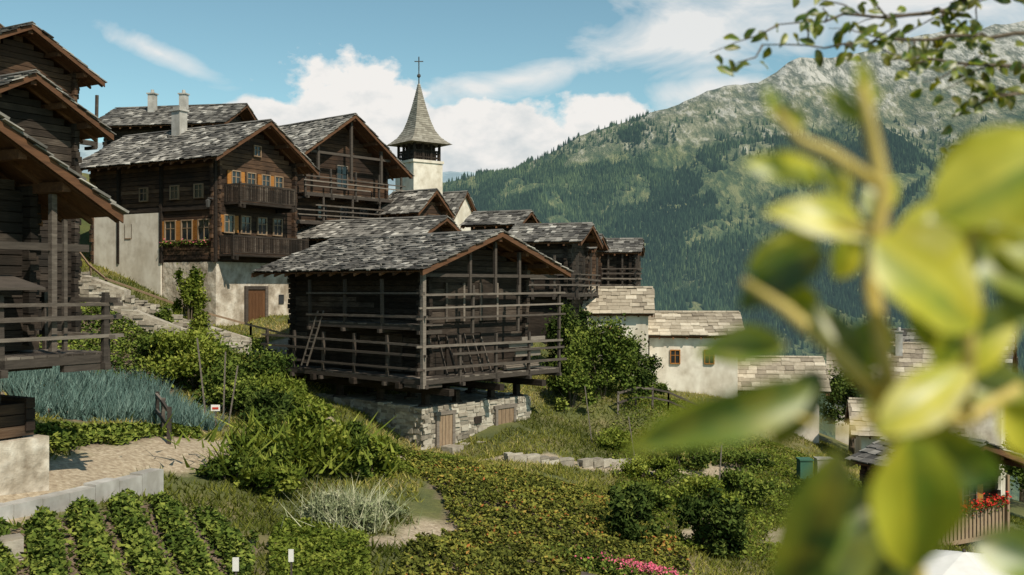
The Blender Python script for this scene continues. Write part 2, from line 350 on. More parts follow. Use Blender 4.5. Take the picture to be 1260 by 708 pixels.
def barn():
    X,Y,a,W,L=-3.38,38,47,8.67,11.7;ez,rz=.6,2.2
    E=empty('wooden_barn',X,Y,0,a)
    rb=MB();roof(rb,W,L,ez,rz,e=.30,sw=(.16,.36),thick=.04);rb.make('roof_shingles',['shingle'],E)
    fb=MB();roofwood(fb,W,L,ez,rz,0,1.3,1.3);fb.make('roof_timbers',['soffit'],E)
    x0,x1,y0,y1=1.35,W-1.35,1.45,L-1.2
    wb=MB();logs(wb,x0,x1,y0,y1,-3.55,W,ez,rz,h=.235,bias=.04,prot=.28)
    wb.make('log_walls',['logdark'],E)
    gb=MB()
    gallery(gb,(.25,.3),(W-.25,.3),-3.55,0,5,(0,1.15),[-3.15,-2.7,-2.3],-1.9)
    gallery(gb,(.25,.3),(W-.25,.3),-1.55,0,4,(0,1.15),[-1.2,-.75,-.25],.1,floor=False,full=1)
    gallery(gb,(.25,L-.6),(.25,.34),-3.55,0,6,(1.1,0),[-3.15,-2.65,-2.2],-1.9,full=1)
    gallery(gb,(.25,L*.66),(.25,.34),-1.45,0,4,(1.1,0),[-1.15,-.25],.35,ext=.3,full=1)
    gb.bx(.16,.32,.2,.36,-3.9,.62,0,.9)
    for s in (W*.33,W*.5,W*.67): gb.bx(s-.06,s+.06,.32,.45,-.3,zr(s,W,ez,rz)-.15,0,.3)
    gb.bx(.4,W-.4,.36,.48,.42,.55,0,.2)
    for k in range(7): gb.box((5.2+.05*k,.5+.09*k,-3.5+.07*(k%3)),(2.1,0,.02),(0,.18,0),(0,0,.05),0,.95)
    gb.bx(5.6,7.2,.38,.44,-2.95,-2.6,0,1);gb.bx(5.2,6.7,.38,.43,-2.55,-2.3,0,1);gb.bx(6.0,7.5,.38,.46,-2.28,-2.12,0,1)
    for k in range(6): gb.beam((1.8+.5*k,.6,-3.5),(1.9+.5*k,1.3,-1.9-.1*(k%3)),.03,.12,0,.2+.1*k)
    gb.make('galleries',['rail'],E)
    db=MB()
    for s in (3.0,5.0): 
        db.bx(s-.45,s+.45,y0-.07,y0-.02,-1.4,.1,0);db.bx(s-.55,s-.45,y0-.1,y0-.02,-1.4,.2,1);db.bx(s+.45,s+.55,y0-.1,y0-.02,-1.4,.2,1)
        db.bx(s-.5,s+.5,y0-.07,y0-.02,-3.5,-1.9,0)
    for s in (3.2,6.2): db.bx(x0-.08,x0-.02,s-.45,s+.45,-3.45,-1.9,0)
    db.make('barn_doors',['logdark','rail'],E)
    ub=MB()
    for y in (y0+.1,4.4,7.2,y1-.3): ub.bx(.1,W-.2,y,y+.24,-3.98,-3.72,0,.3)
    for x in (x0+.1,W/2,x1-.35): ub.bx(x,x+.26,.1,L-.6,-4.28,-4.02,0,.3)
    for x in (x0+.15,3.2,5.3,x1-.4):
        for y in (y0+.1,4.4,7.2,y1-.4): ub.bx(x,x+.24,y,y+.24,-4.75,-4.28,0,.4);ub.tube([(x+.12,y+.12,-4.85),(x+.12,y+.12,-4.75)],[.32,.3],0,10,.9)
    ub.make('stilts',['logdark'],E)
    sb=MB();zt=-4.85;zb=-7.3
    stonewall(sb,(x0-.2,y0),(x1+.1,y0),zb,zt,.5,.34,0,1)
    stonewall(sb,(x0,y1),(x0,y0-.1),zb,zt,.5,.34,0,1)
    stonewall(sb,(x1,y0),(x1,y1),zb,zt,.5,.4,0,1)
    sb.bx(x0+.2,x1-.2,y0+.2,y1,zt-.2,zt-.06,1)
    for s,w,top,d in ((2.2,.75,-5.15,2),(5.75,1.0,-5.2,2)):
        sb.bx(s-w/2,s+w/2,y0-.34,y0-.3,-6.6,top,d);
        sb.bx(s-w/2-.14,s-w/2,y0-.38,y0-.27,-6.6,top,3,.9);sb.bx(s+w/2,s+w/2+.14,y0-.38,y0-.27,-6.6,top,3,.9);sb.bx(s-w/2-.2,s+w/2+.2,y0-.385,y0-.27,top,top+.14,3,.9)
        for k in range(1,4): sb.bx(s-w/2+k*w/4-.008,s-w/2+k*w/4+.008,y0-.345,y0-.335,-6.5,top-.02,4,.1)
    sb.bx(3.9,4.3,y0-.33,y0-.29,-5.7,-5.4,4)
    for k in range(16):
        s=random.uniform(.8,7.6);sb.box((s,y0-.5-random.random()*.9,-6.95),(random.uniform(.3,.9),.1,0),(-.1,random.uniform(.3,.6),0),(0,.05,random.uniform(.3,.65)),0)
    sb.make('stone_base',['stone','mortar','palewood','rail','logdark'],E)
    lb=MB()
    for dx in (0,.4): lb.beam((.05,7.6+dx,-3.4),(.28,6.7+dx,-1.0),.05,.06,0,.7)
    for k in range(8): 
        f=k/8+.06;lb.beam((.05+.23*f,7.6-.9*f,-3.4+2.4*f),(.05+.23*f,8.0-.9*f,-3.4+2.4*f),.04,.04,0,.7)
    lb.make('ladder',['rail'],E)
barn()

def chaletA():
    E,(x0,x1,y0,y1)=chalet('wooden_chalet',-14.8,50,60,7.5,11.6,6.5,8.8,1.35,-4,.85,1.0,'logwarm',e=.32,h=.24,base='rough',light=.10)
    W=7.5
    b=MB()
    for s in (2.2,3.3,4.4,5.4): window(b,'F',s,5.35,.55,.75,y0-.01,s in(2.2,4.4))
    for s in (1.7,2.9,4.1,5.3): window(b,'F',s,2.9,.6,.85,y0-.01,s==1.7)
    window(b,'F',W/2,7.1,.45,.5,y0-.01,False)
    for s in (1.8,3.05,4.3): window(b,'S',s,2.5,.75,1.0,x0-.01,True)
    for s in (2.2,4.0,6.4): window(b,'S',s,4.7,.55,.65,x0-.01,False)
    window(b,'S',7.6,2.7,.5,.7,x0-.01,False)
    b.bx(x0+2.2,x0+3.5,y0-.04,y0+.0,-2.3,-.1,5);b.bx(x0+2.0,x0+2.2,y0-.1,y0,-2.3,.08,0);b.bx(x0+3.5,x0+3.7,y0-.1,y0,-2.3,.08,0);b.bx(x0+2.2,x0+3.5,y0-.1,y0,-.1,.08,0)
    for k in range(5): b.bx(x0+2.28+k*.25,x0+2.45+k*.25,y0-.06,y0-.04,-2.1,-.3,5)
    b.bx(x0+4.6,x0+5.0,y0-.02,y0+.0,-.9,-.4,3)
    b.make('windows_and_door',['rail','soffit','palewood','glass','shutter','door'],E)
    c=MB()
    for z,s0,s1 in ((4.45,1.4,5.6),(1.75,.9,6.6)):
        c.bx(s0,s1,-.15,y0,z-.14,z-.02,0,.4);c.bx(s0,s1,-.16,-.08,z+.85,z+.95,0,.6);c.bx(s0,s1,-.16,-.08,z+.02,z+.09,0,.5)
        k=s0
        while k<s1-.08: c.bx(k,k+.075,-.145,-.10,z+.09,z+.85,0);k+=.13
        for s in (s0,s1-.1): c.bx(s,s+.09,-.17,-.05,z-.3,z+1.0,0,.5);c.bx(s,s+.05,-.05,y0,z+.85,z+.93,0,.5)
        kk=0
        while kk<y0: c.bx(s0,s0+.05,-.02+kk,.05+kk,z,z+.85,0);kk+=.14
        for s in (s0+.2,s1-.35): c.bx(s,s+.16,-.2,y0+.02,z-.34,z-.141,0,.3)
    for y in (y0-.12,4.9,8.3): c.bx(x0-.16,x0-.0,y,y+.16,1.3,6.6,0,.2)
    c.bx(x0-.12,x0-.02,y0,y1,4.05,4.25,0,.3)
    c.make('balconies',['logdark'],E)
    ch=MB();ch.bx(3.0,3.55,6.1,6.75,8.0,9.9,0);ch.bx(2.92,3.63,6.02,6.83,9.9,10.0,0);ch.bx(3.05,3.5,6.15,6.7,10.0,10.18,0);ch.make('chimney',['concrete'],E)
    p=MB();p.bx(x0-.1,x0-.03,5.0,y1+.1,-1,4.0,0,.5);p.make('plaster_annex',['plaster'],E)
    l=MB();l.bx(x0-.5,x0,1.0,1.06,4.55,4.6,0);l.tube([(x0-.5,1.03,4.1),(x0-.5,1.03,4.45),(x0-.5,1.03,4.52)],[.09,.14,.03],0,6);l.make('wall_lantern',['metal'],E)
    n=500;C=np.c_[R.uniform(1.3,4.9,n),R.normal(2.35,.08,n)];fl=np.c_[x0-.2+R.normal(size=n)*.08,C[:,0],C[:,1]]
    leaves('window_flowers',fl,.1,'leafG',R.random(n),E);leaves('window_blooms',fl[:60]+[-.04,0,.08],.09,'pink',R.random(60),E)
chaletA()
def chaletB():
    W=9.6
    E,(x0,x1,y0,y1)=chalet('wooden_chalet',-12.8,58,50,W,11,7.26,10.6,1.2,-2,1.0,1.3,'logwarm',e=.34,h=.25,base='rough',bias=-.1,light=.10)
    c=MB()
    for z,s0,s1 in ((5.7,1.2,W-.6),(4.0,.3,W-.2)):
        gallery(c,(s0,.25),(s1,.25),z,0,5,(0,1.1),[z+.35,z+.65,z+.95],z+(1.5 if z>5 else 1.7))
    for s in (2.2,W/2,7.3): c.bx(s-.08,s+.08,.3,.44,6.5,zr(s,W,7.26,10.6)-.15,0,.3)
    c.bx(1.5,W-1.5,.35,.5,8.1,8.25,0,.4)
    c.make('galleries',['rail'],E)
    w=MB()
    for s in (3.2,5.0,6.6): window(w,'F',s,4.3,.6,.8,y0-.01,False)
    window(w,'F',W/2,6.3,.8,1.3,y0-.01,False)
    w.make('windows',['rail','soffit','rail','glass','shutter'],E)
chaletB()
def barnL():
    W=7.0;X,Y=-8.3-3.5,21-6.06
    E,(x0,x1,y0,y1)=chalet('wooden_barn',X,Y,60,W,7,1.5,3.52,-1.3,-1.32,1.15,1.3,'logdark',e=.28,h=.22,sw=(.16,.34),base='logdark',bias=.06)
    c=MB()
    gallery(c,(-.2,.2),(W-.1,.2),-1.35,0,4,(0,1.15),[-1.0,-.62,-.3],-.15,full=1)
    gallery(c,(W-.15,.2),(W-.15,6),-1.35,0,4,(-1.0,0),[-1.0,-.3],-.1,full=1)
    c.bx(x1-.06,x1+.06,.5,.62,-1.3,1.9,0,.6);c.bx(x1+.22,x1+.30,.5,.58,-1.3,1.4,0,.5)
    c.bx(.3,W-.3,.55,.68,.75,.9,0,.2)
    c.box((-.3,.0,-.05),(W*.8,0,.0),(0,1.1,.25),(0,0,.05),0,.3)
    for s in (1.5,3.2,5.2): c.tube([(s,1.5,-2.35),(s,1.5,-1.4)],[.12,.1],0,8,.2);c.tube([(s,5.5,-2.35),(s,5.5,-1.4)],[.12,.1],0,8,.2)
    c.bx(.6,W-.6,1.35,1.65,-1.72,-1.42,0,.1)
    c.make('galleries',['rail'],E)
    b=MB();z=-3.05
    while z<-2.4: b.bx(.6,5.9,1.25,1.45,z,z+.21,0);b.bx(5.7,5.9,1.2,6,z+.1,z+.31,0);z+=.23
    b.bx(.7,5.75,1.4,6,-3.1,-2.38,0,0)
    b.make('plank_storey',['logwarm'],E)
    p=MB();p.bx(.4,6.15,1.1,6.2,-4.9,-3.1,0);p.make('plaster_base',['rough'],E)
barnL()
def simple(name,*a,win=None,gal=None,chim=None,**k):
    E,(x0,x1,y0,y1)=chalet(name,*a,**k);W,L,ez,rz,zb=a[3],a[4],a[5],a[6],a[7]
    b=MB()
    if win:
        for side,s,z,w,h,sh in win: window(b,side,s,z,w,h,(y0 if side=='F' else x0)-.01,sh)
        b.make('windows',['rail','soffit','rail' if k.get('walls','log')=='log' else 'shutter','glass','shutter'],E)
    if gal:
        c=MB()
        for z in gal: gallery(c,(.15,.2),(W-.15,.2),z,0,4,(0,y0-.25),[z+.4,z+.75,z+1.0],min(z+2.1,ez));gallery(c,(.15,L*.9),(.15,.24),z,0,4,(x0-.2,0),[z+.4,z+.75,z+1.0],min(z+2.1,ez))
        c.make('galleries',['rail'],E)
    if chim:
        c=MB()
        for x,y,z0,z1 in chim: c.bx(x-.25,x+.25,y-.25,y+.25,z0,z1,0);c.bx(x-.32,x+.32,y-.32,y+.32,z1,z1+.09,0);c.tube([(x,y,z1+.09),(x,y,z1+.35)],[.14,.12],0,8)
        c.make('chimney',['concrete'],E)
    return E
simple('wooden_chalet',-17.5,30.8,60,6,8,5.46,7.1,-2,-4,win=[('F',3.6,3.4,.6,.7,False)],e=.32,wood='logdark',bias=.02)
simple('wooden_chalet',-22,38.94,60,7,9,9.2,11.0,1,-2,win=[('F',3.0,7.4,.6,.8,True),('F',4.4,7.4,.6,.8,True)],gal=[6.6],wood='logwarm',bias=-.05)
simple('wooden_chalet',-30.9,51,60,7,9,13.2,15.3,3,0,wood='logwarm',bias=-.1,win=[('F',4.4,11,.6,.8,True)])
simple('wooden_chalet',-20.2,70,80,7,10.5,11.5,13.4,5,0,ovs=.7,chim=[(2.6,4.5,12.6,14.2),(2.6,7.0,12.6,14.3)],win=[('S',3,9.4,.7,.9,False),('S',6,9.4,.7,.9,False)])
simple('wooden_chalet',-5.8,62,55,3.4,3.6,4.6,6.1,1,-2,ovs=.4,ovf=.5,wood='logwarm',win=[('F',1.7,3.9,.6,.7,False)],e=.3)
simple('wooden_barn',-4.85,54,60,4.6,10.8,2.75,3.85,-.5,-4,ovs=.5,ovf=.7,light=.05)
simple('wooden_barn',.54,66,70,4.4,4.2,4.1,5.1,-1,-4,ovs=.5,ovf=.7,win=[('F',2,2.4,.5,.6,False)])
simple('wooden_barn',3.8,55,72,5.2,4.6,2.45,3.55,-1.2,-6,ovs=.6,ovf=.9,gal=[-.3],wood='logdark',base='logdark')
simple('wooden_barn',5.2,63,72,4.2,3.2,2.35,3.3,-1.2,-6,ovs=.5,ovf=.6,wood='logwarm')
simple('wooden_barn',8.5,66,80,5,3.4,2.25,3.2,-.8,-6,ovs=.5,ovf=.6,gal=[.2],base='rough')
simple('stone_house',8.25,58,84,5,4.1,-1.6,-.15,-6,-8,ovs=.3,ovf=.3,walls='plaster',rmat='slab',e=.42,sw=(.4,.75),win=[('S',2.3,-3.0,.45,.6,False)],light=.12)
simple('stone_house',14.0,60,84,6,6.0,-3.0,-1.7,-6.8,-9,ovs=.35,ovf=.35,walls='plaster',rmat='slab',e=.45,sw=(.45,.8),win=[('S',2.05,-4.6,.5,.75,False),('S',4.1,-4.6,.5,.75,False)],light=.12)
simple('stone_house',19.7,62,80,6,5.6,-6.6,-4.7,-10.2,-12,ovs=.4,ovf=.5,walls='plaster',rmat='slab',e=.45,sw=(.45,.8),win=[('S',1.6,-8.2,.6,.8,False),('S',3.4,-8.2,.6,.8,False)],light=.08)
simple('stone_house',30.5,70,70,8,8,-7.4,-4.3,-12,-16,ovs=.6,ovf=.6,walls='plaster',rmat='slab',e=.5,sw=(.5,.9),win=[('S',2,-9.6,.7,.9,True),('S',5,-9.6,.7,.9,True)],chim=[(3.0,3,-5.5,-3.3)])
simple('stone_house',37,74,60,9,9,-7.0,-3.6,-13,-17,ovs=.6,ovf=.6,walls='plaster',e=.5,sw=(.4,.8),chim=[(4,5,-4.5,-2.6)])
simple('stone_house',25.5,56,75,6,6,-8.6,-6.9,-12,-15,ovs=.5,ovf=.5,walls='plaster',rmat='slab',e=.45,sw=(.4,.8),win=[('S',1.6,-10.4,.7,.9,True),('S',3.6,-10.4,.7,.9,True)])
def chaletBR():
    E=simple('wooden_chalet',14.2,33.8,28,5.6,3.6,-6.5,-5.6,-9.4,-13,ovs=.5,ovf=1.3,ovb=.3,wood='logwarm',win=[('F',1.8,-8.2,.7,.9,True),('F',3.6,-8.2,.7,.9,True)],base='plaster')
    c=MB();z=-8.75
    c.bx(.2,4.0,-.0,1.3,z-.15,z,0,.8);c.bx(.2,4.0,-.02,.06,z+.95,z+1.05,0,.9)
    k=.2
    while k<3.9: c.bx(k,k+.13,0,.04,z,z+.95,0,.95);k+=.2
    for s in (.2,3.88): c.bx(s,s+.12,-.12,0-.03,z-.2,-6.7,0,.6)
    c.make('balcony',['palewood'],E)
    n=900;C=np.c_[R.uniform(.4,3.8,n),R.normal(-.1,.1,n),R.normal(z+1.12,.12,n)]
    leaves('balcony_flowers',C,.09,'leafG',R.random(n),E);leaves('geranium_blooms',C[:380]+[0,-.07,.09],.11,'redfl',R.random(380),E)
chaletBR()

def church():
    E=empty('church',-9.1+1.15,85,0,38)
    b=MB();h=1.45
    b.bx(-h,h,-h,h,-3,10.7,0,.5);b.bx(-h-.1,h+.1,-h-.1,h+.1,10.5,10.72,0,.5)
    b.make('tower',['plaster'],E)
    t=MB()
    for x in (-1.25,-.42,.42,1.25):
        for y in (-1.25,-.42,.42,1.25):
            if abs(x)>1 or abs(y)>1: t.bx(x-.09,x+.09,y-.09,y+.09,10.72,12.3,0,.2)
    for z in (10.95,11.3,11.5): 
        for s in (-1.3,1.24): t.bx(-1.3,1.3,s,s+.06,z,z+.1,0,.3);t.bx(s,s+.06,-1.23,1.23,z+.003,z+.097,0,.3)
    for i in range(14):
        x=-1.25+i*.19
        t.bx(x,x+.08,-1.29,-1.25,10.75,11.5,0,.2);t.bx(-1.29,-1.25,x,x+.08,10.75,11.5,0,.2)
    t.bx(-.55,.55,-.55,.55,10.72,12.3,0,0);t.bx(-1.5,1.5,-1.5,1.5,12.2,12.32,0,.2)
    t.make('belfry',['logdark'],E)
    s=MB();prof=[(12.15,2.05),(12.4,1.72),(12.8,1.32),(13.4,.98),(14.2,.72),(15.4,.44),(16.5,.22),(17.4,.06)]
    for i in range(len(prof)-1):
        (z0,r0),(z1,r1)=prof[i],prof[i+1];sub=max(2,int((z1-z0)/.16))
        for k in range(sub):
            f0,f1=k/sub,(k+1)/sub;za,zb_=z0+(z1-z0)*f0,z0+(z1-z0)*f1;ra,rb=r0+(r1-r0)*f0+.03,r0+(r1-r0)*f1
            ca=[(-ra,-ra,za),(ra,-ra,za),(ra,ra,za),(-ra,ra,za)];cb=[(-rb,-rb,zb_),(rb,-rb,zb_),(rb,rb,zb_),(-rb,rb,zb_)]
            for q in range(4):
                A0,A1,B1,B0=[Vector(v) for v in (ca[q],ca[(q+1)%4],cb[(q+1)%4],cb[q])];n=max(1,int(ra*2/.3))
                for j in range(n): s.poly([A0.lerp(A1,j/n),A0.lerp(A1,(j+1)/n),B0.lerp(B1,(j+1)/n),B0.lerp(B1,j/n)],0,random.uniform(.15,.95))
    s.poly([(-2.05,-2.05,12.15),(-2.05,2.05,12.15),(2.05,2.05,12.15),(2.05,-2.05,12.15)],0,.1)
    s.make('spire',['spire'],E)
    c=MB();c.tube([(0,0,17.3),(0,0,18.6)],[.06,.04],0,6);c.tube([(0,0,17.9),(0,0,18.0),(0,0,18.15),(0,0,18.25)],[.05,.16,.16,.05],0,8)
    c.beam((0,0,18.5),(0,0,19.7),.07,.07,0);c.beam((-.3,.23,19.3),(.3,-.23,19.3),.07,.07,0);c.make('cross',['metal'],E)
    E2=simple('church_nave',-5.6,88,60,6,9,5.2,8.6,4,-3,ovs=.3,ovf=.3,walls='plaster',base='plaster')
    E2.parent=E;E2.matrix_parent_inverse=Matrix.LocRotScale(E.location,E.rotation_euler,None).inverted()
church()

# ------------------------------------------------------------ ground
def seg(px,py,pts):
    d=np.full(px.shape,1e9)
    for (ax,ay),(bx,by) in zip(pts[:-1],pts[1:]):
        vx,vy=bx-ax,by-ay;t=np.clip(((px-ax)*vx+(py-ay)*vy)/(vx*vx+vy*vy),0,1)
        d=np.minimum(d,np.hypot(px-ax-t*vx,py-ay-t*vy))
    return d
PATHS=[([(-6.3,29.3),(-8.0,27.6),(-9.4,24.5),(-9.9,21.5),(-10.6,17)],.75),([(-2.75,21),(-2.4,22.8),(-2.0,24.6)],.28),([(-22,49),(-17,47),(-13.2,46.5),(-10.5,50)],.8),
 ([(1,37.2),(4,38),(8,41),(12,48)],.35),([(8,30),(12,37),(15,44)],.4),([(-7,38),(-5.2,34.5),(-1,35.5),(1.5,38)],.3),([(-7,30),(-5,31.5),(-3,32)],.1),([(-13,42),(-9,40.5),(-6.5,38)],.25),([(5.2,28.5),(6,31),(7.5,34)],.2)]
def pathmask(x,y):
    m=np.zeros(x.shape)
    for p,w in PATHS:
        d=seg(x,y,p)+(fbm(x*1.3,y*1.3,3,9)-.45)*.9
        m=np.maximum(m,np.clip(1-(d-w)/.35,0,1))
    return m
def rowmask(px,py,poly):
    ins=np.zeros(px.shape,bool);n=len(poly)
    for i in range(n):
        (x1,y1),(x2,y2)=poly[i],poly[(i+1)%n]
        c=((y1>py)!=(y2>py))&(px<(x2-x1)*(py-y1)/(y2-y1+1e-9)+x1);ins^=c
    return ins
POT=[(-9.3,18),(-8.0,21.8),(-6.9,21.5),(-5.2,20.4),(-4.0,14),(-9,14)]
CAB=[(-12.6,24.2),(-9.0,28.7),(-8.7,27.9),(-10.7,23.6)]
LEK=[(-13.0,25.9),(-8.5,29.6),(-12.0,34.2),(-16.6,30.6)]
VEG=[(-16,30),(-19,42),(-13,42),(-11,34)]
STR=[(-2.0,27.6),(-1.6,25.5),(-1.9,22.5),(-2.3,17),(3.2,16),(4.5,25.5),(4.2,30.5),(1.5,33),(-1.5,32.5),(-4.4,33)]
def soilmask(x,y):
    m=np.zeros(x.shape,bool)
    for P in (POT,CAB,LEK,VEG,STR): m|=rowmask(x,y,P)
    return m
xs=np.unique(np.concatenate([np.linspace(-3500,-60,30),np.linspace(-60,-28,40),np.arange(-28,24,.3),np.linspace(24,60,60),np.linspace(60,5500,40)]))
ys=np.unique(np.concatenate([np.linspace(-600,-5,20),np.linspace(-5,14,40),np.arange(14,62,.3),np.linspace(62,110,60),np.linspace(110,1600,60)]))
GX,GY=np.meshgrid(xs,ys)
GZ=np.vstack([G(GX[i:i+20],GY[i:i+20]) for i in range(0,len(ys),20)])
nx,ny=len(xs),len(ys)
me=bpy.data.meshes.new('ground')
idx=np.arange(nx*ny).reshape(ny,nx)
F=np.stack([idx[:-1,:-1],idx[:-1,1:],idx[1:,1:],idx[1:,:-1]],-1).reshape(-1,4)
me.from_pydata(np.c_[GX.ravel(),GY.ravel(),GZ.ravel()].tolist(),[],F.tolist())
at=me.attributes.new('path','FLOAT','POINT');at.data.foreach_set('value',pathmask(GX,GY).ravel().astype(np.float32))
at=me.attributes.new('soil','FLOAT','POINT');at.data.foreach_set('value',soilmask(GX,GY).ravel().astype(np.float32))
me.polygons.foreach_set('use_smooth',[True]*len(F))
m,nt,b=newmat('ground_soil_grass')
a=nt.nodes.new('ShaderNodeAttribute');a.attribute_name='path'
a2=nt.nodes.new('ShaderNodeAttribute');a2.attribute_name='soil'
n1=noise(nt,.35,(1,1,1),4);n2=noise(nt,9,(1,1,1),4)
gr=ramp(nt,n1,[(.3,(.06,.08,.02)),(.5,(.13,.135,.036)),(.65,(.23,.19,.085))])
gr=mixc(nt,mth(nt,'MULTIPLY_ADD',n2,2,-.6,clamp=True),mixc(nt,.5,gr,(.03,.035,.012)),gr)
bs_=ramp(nt,n2,[(.3,(.085,.06,.04)),(.55,(.17,.125,.085)),(.7,(.25,.195,.135))])
gr=mixc(nt,a2.outputs['Fac'],gr,bs_)
so=ramp(nt,n2,[(.3,(.22,.165,.11)),(.55,(.37,.30,.21)),(.7,(.47,.40,.30))])
nt.links.new(mixc(nt,a.outputs['Fac'],gr,so),b.inputs['Base Color']);b.inputs['Roughness'].default_value=.95
bump(nt,b,n2,.8,.05);me.materials.append(m)
o=bpy.data.objects.new('ground',me);sc.collection.objects.link(o)

# ------------------------------------------------------------ mountains
def Hr(x): return np.interp(x,[-4000,-1500,-700,-270,0,270,540,810,1080,1350,1620,1890,2300,3000,5500],[150,250,390,470,545,665,770,860,945,1030,1085,1150,1200,1160,900])
def mz(x,y):
    s=(y-1350)/3150
    h=Hr(x)+(fbm(x/420,y*0+3,3,91)-.45)*45;base=-430
    gul=(vnoise(x/300+y/1900,y/1500,3)-.5)*250+(vnoise(x/120+y/1300,y/600,8)-.5)*110
    ss=np.clip(s,0,1);f=.80*ss+.20*ss**2.2
    z=base+(h-base)*f+gul*np.sin(np.pi*np.clip(ss,0,1))**.7
    z=np.where(s>1,h-(s-1)*900,z)
    z=z+(fbm(x/160,y/160,5,21)-.48)*(45+50*ss)*np.clip(ss*4,0,1)
    return z
def gridmesh(name,X,Y,Z,mat):
    ny,nx=X.shape;idx=np.arange(nx*ny).reshape(ny,nx);F=np.stack([idx[:-1,:-1],idx[:-1,1:],idx[1:,1:],idx[1:,:-1]],-1).reshape(-1,4)
    me=bpy.data.meshes.new(name);me.from_pydata(np.c_[X.ravel(),Y.ravel(),Z.ravel()].tolist(),[],F.tolist());me.materials.append(mat)
    me.polygons.foreach_set('use_smooth',[True]*len(F));o=bpy.data.objects.new(name,me);sc.collection.objects.link(o);return o
HAZE_GLOW=(.28,.43,.47,1)  # airlight colour, put into the mountain and forest materials as emission
m,nt,b=newmat('mountain_slope')
gm=nt.nodes.new('ShaderNodeNewGeometry');sp=nt.nodes.new('ShaderNodeSeparateXYZ');nt.links.new(gm.outputs['Position'],sp.inputs[0])
k1=noise(nt,.006,(1,.6,1),4,rough=.65);k2=noise(nt,.014,(1.8,.4,1),6,rough=.72)
zz=mth(nt,'ADD',sp.outputs[2],mth(nt,'MULTIPLY',mth(nt,'SUBTRACT',k1,.5),800))
low=ramp(nt,k2,[(.35,(.028,.052,.030)),(.5,(.075,.10,.045)),(.60,(.18,.185,.085))])
alp=ramp(nt,k2,[(.38,(.06,.08,.05)),(.47,(.13,.14,.085)),(.54,(.22,.21,.14)),(.62,(.40,.38,.32))])
rock=ramp(nt,k2,[(.38,(.10,.11,.09)),(.47,(.20,.20,.165)),(.56,(.46,.44,.40))])
c=mixc(nt,mth(nt,'MULTIPLY_ADD',zz,1/200,-520/200,clamp=True),low,alp)
c=mixc(nt,mth(nt,'MULTIPLY_ADD',zz,1/220,-760/220,clamp=True),c,rock)
nt.links.new(c,b.inputs['Base Color']);b.inputs['Roughness'].default_value=1;b.inputs['Specular IOR Level'].default_value=0
b.inputs['Emission Color'].default_value=HAZE_GLOW;b.inputs['Emission Strength'].default_value=.15  # slope glows faintly blue: aerial haze painted into the material
bump(nt,b,k2,1,35)
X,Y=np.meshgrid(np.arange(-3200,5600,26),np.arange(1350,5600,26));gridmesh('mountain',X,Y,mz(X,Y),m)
n=135000
yy=np.sqrt(R.uniform(1900**2,4650**2,n));xx=yy*R.uniform(-.12,.62,n);zz_=mz(xx,yy)
tl=590-.05*xx+(fbm(xx/260,yy/260,4,31)-.47)*700
dens=fbm(xx/150,yy/260,4,44)
def hole(cx,cy,rx,ry,sd): return (((xx-cx)/rx)**2+((yy-cy)/ry)**2<1+1.4*(fbm(xx/50,yy/50,3,sd)-.5))
clear=hole(850,3500,190,140,2)|hole(450,2850,90,70,5)|hole(1230,3150,140,80,6)|hole(330,4150,150,90,7)|hole(1500,3500,110,140,8)|hole(620,3900,120,80,9)|hole(150,3300,60,60,10)
streak=vnoise(xx/60+yy/500,yy/900,77)>.84
keep=(zz_<tl)&(~clear)&(dens>.40)&~(streak&(zz_>100))
keep|=(zz_<tl+160)&(R.random(n)<.08)&~clear
xx,yy,zz_=xx[keep],yy[keep],zz_[keep];n=len(xx)
hh=R.uniform(13,29,n);rr=hh*R.uniform(.17,.25,n);S=4;an=np.arange(S)*2*np.pi/S
tips=np.stack([xx,yy,zz_+hh],1)
ring=np.stack([xx[:,None]+rr[:,None]*np.cos(an),yy[:,None]+rr[:,None]*np.sin(an),np.repeat(zz_[:,None]-1,S,1)],2)
V=np.empty((n,S,3,3))
for k in range(S): V[:,k,0]=ring[:,k];V[:,k,1]=ring[:,(k+1)%S];V[:,k,2]=tips
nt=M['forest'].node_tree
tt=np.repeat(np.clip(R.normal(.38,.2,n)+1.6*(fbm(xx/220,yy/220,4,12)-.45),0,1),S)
out=nt.nodes['Material Output'];src=out.inputs[0].links[0].from_socket;em=N(nt,'ShaderNodeEmission');em.inputs[0].default_value=HAZE_GLOW;em.inputs[1].default_value=.13  # trees get an added bluish glow that stands in for aerial haze
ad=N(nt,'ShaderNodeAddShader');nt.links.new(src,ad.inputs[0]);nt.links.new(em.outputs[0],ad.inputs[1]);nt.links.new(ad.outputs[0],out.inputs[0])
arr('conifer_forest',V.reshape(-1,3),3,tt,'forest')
m,nt,b=newmat('distant_rock_haze');k=noise(nt,.0022,(1,1,2),6,rough=.75)
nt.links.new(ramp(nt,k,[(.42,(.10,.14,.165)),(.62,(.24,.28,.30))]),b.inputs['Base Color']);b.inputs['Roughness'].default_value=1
b.inputs['Emission Color'].default_value=(.38,.52,.58,1);b.inputs['Emission Strength'].default_value=.35  # airlight painted in: bluish rock tones above plus an even pale glow
X,Y=np.meshgrid(np.arange(-9000,4000,90),np.arange(8000,12500,110))
Z=(1640+(fbm(X/1500,Y/1500,6,3)-.47)*1100)*np.exp(-((Y-10500)/1500.)**2)-300;gridmesh('distant_mountains',X,Y,Z,m)

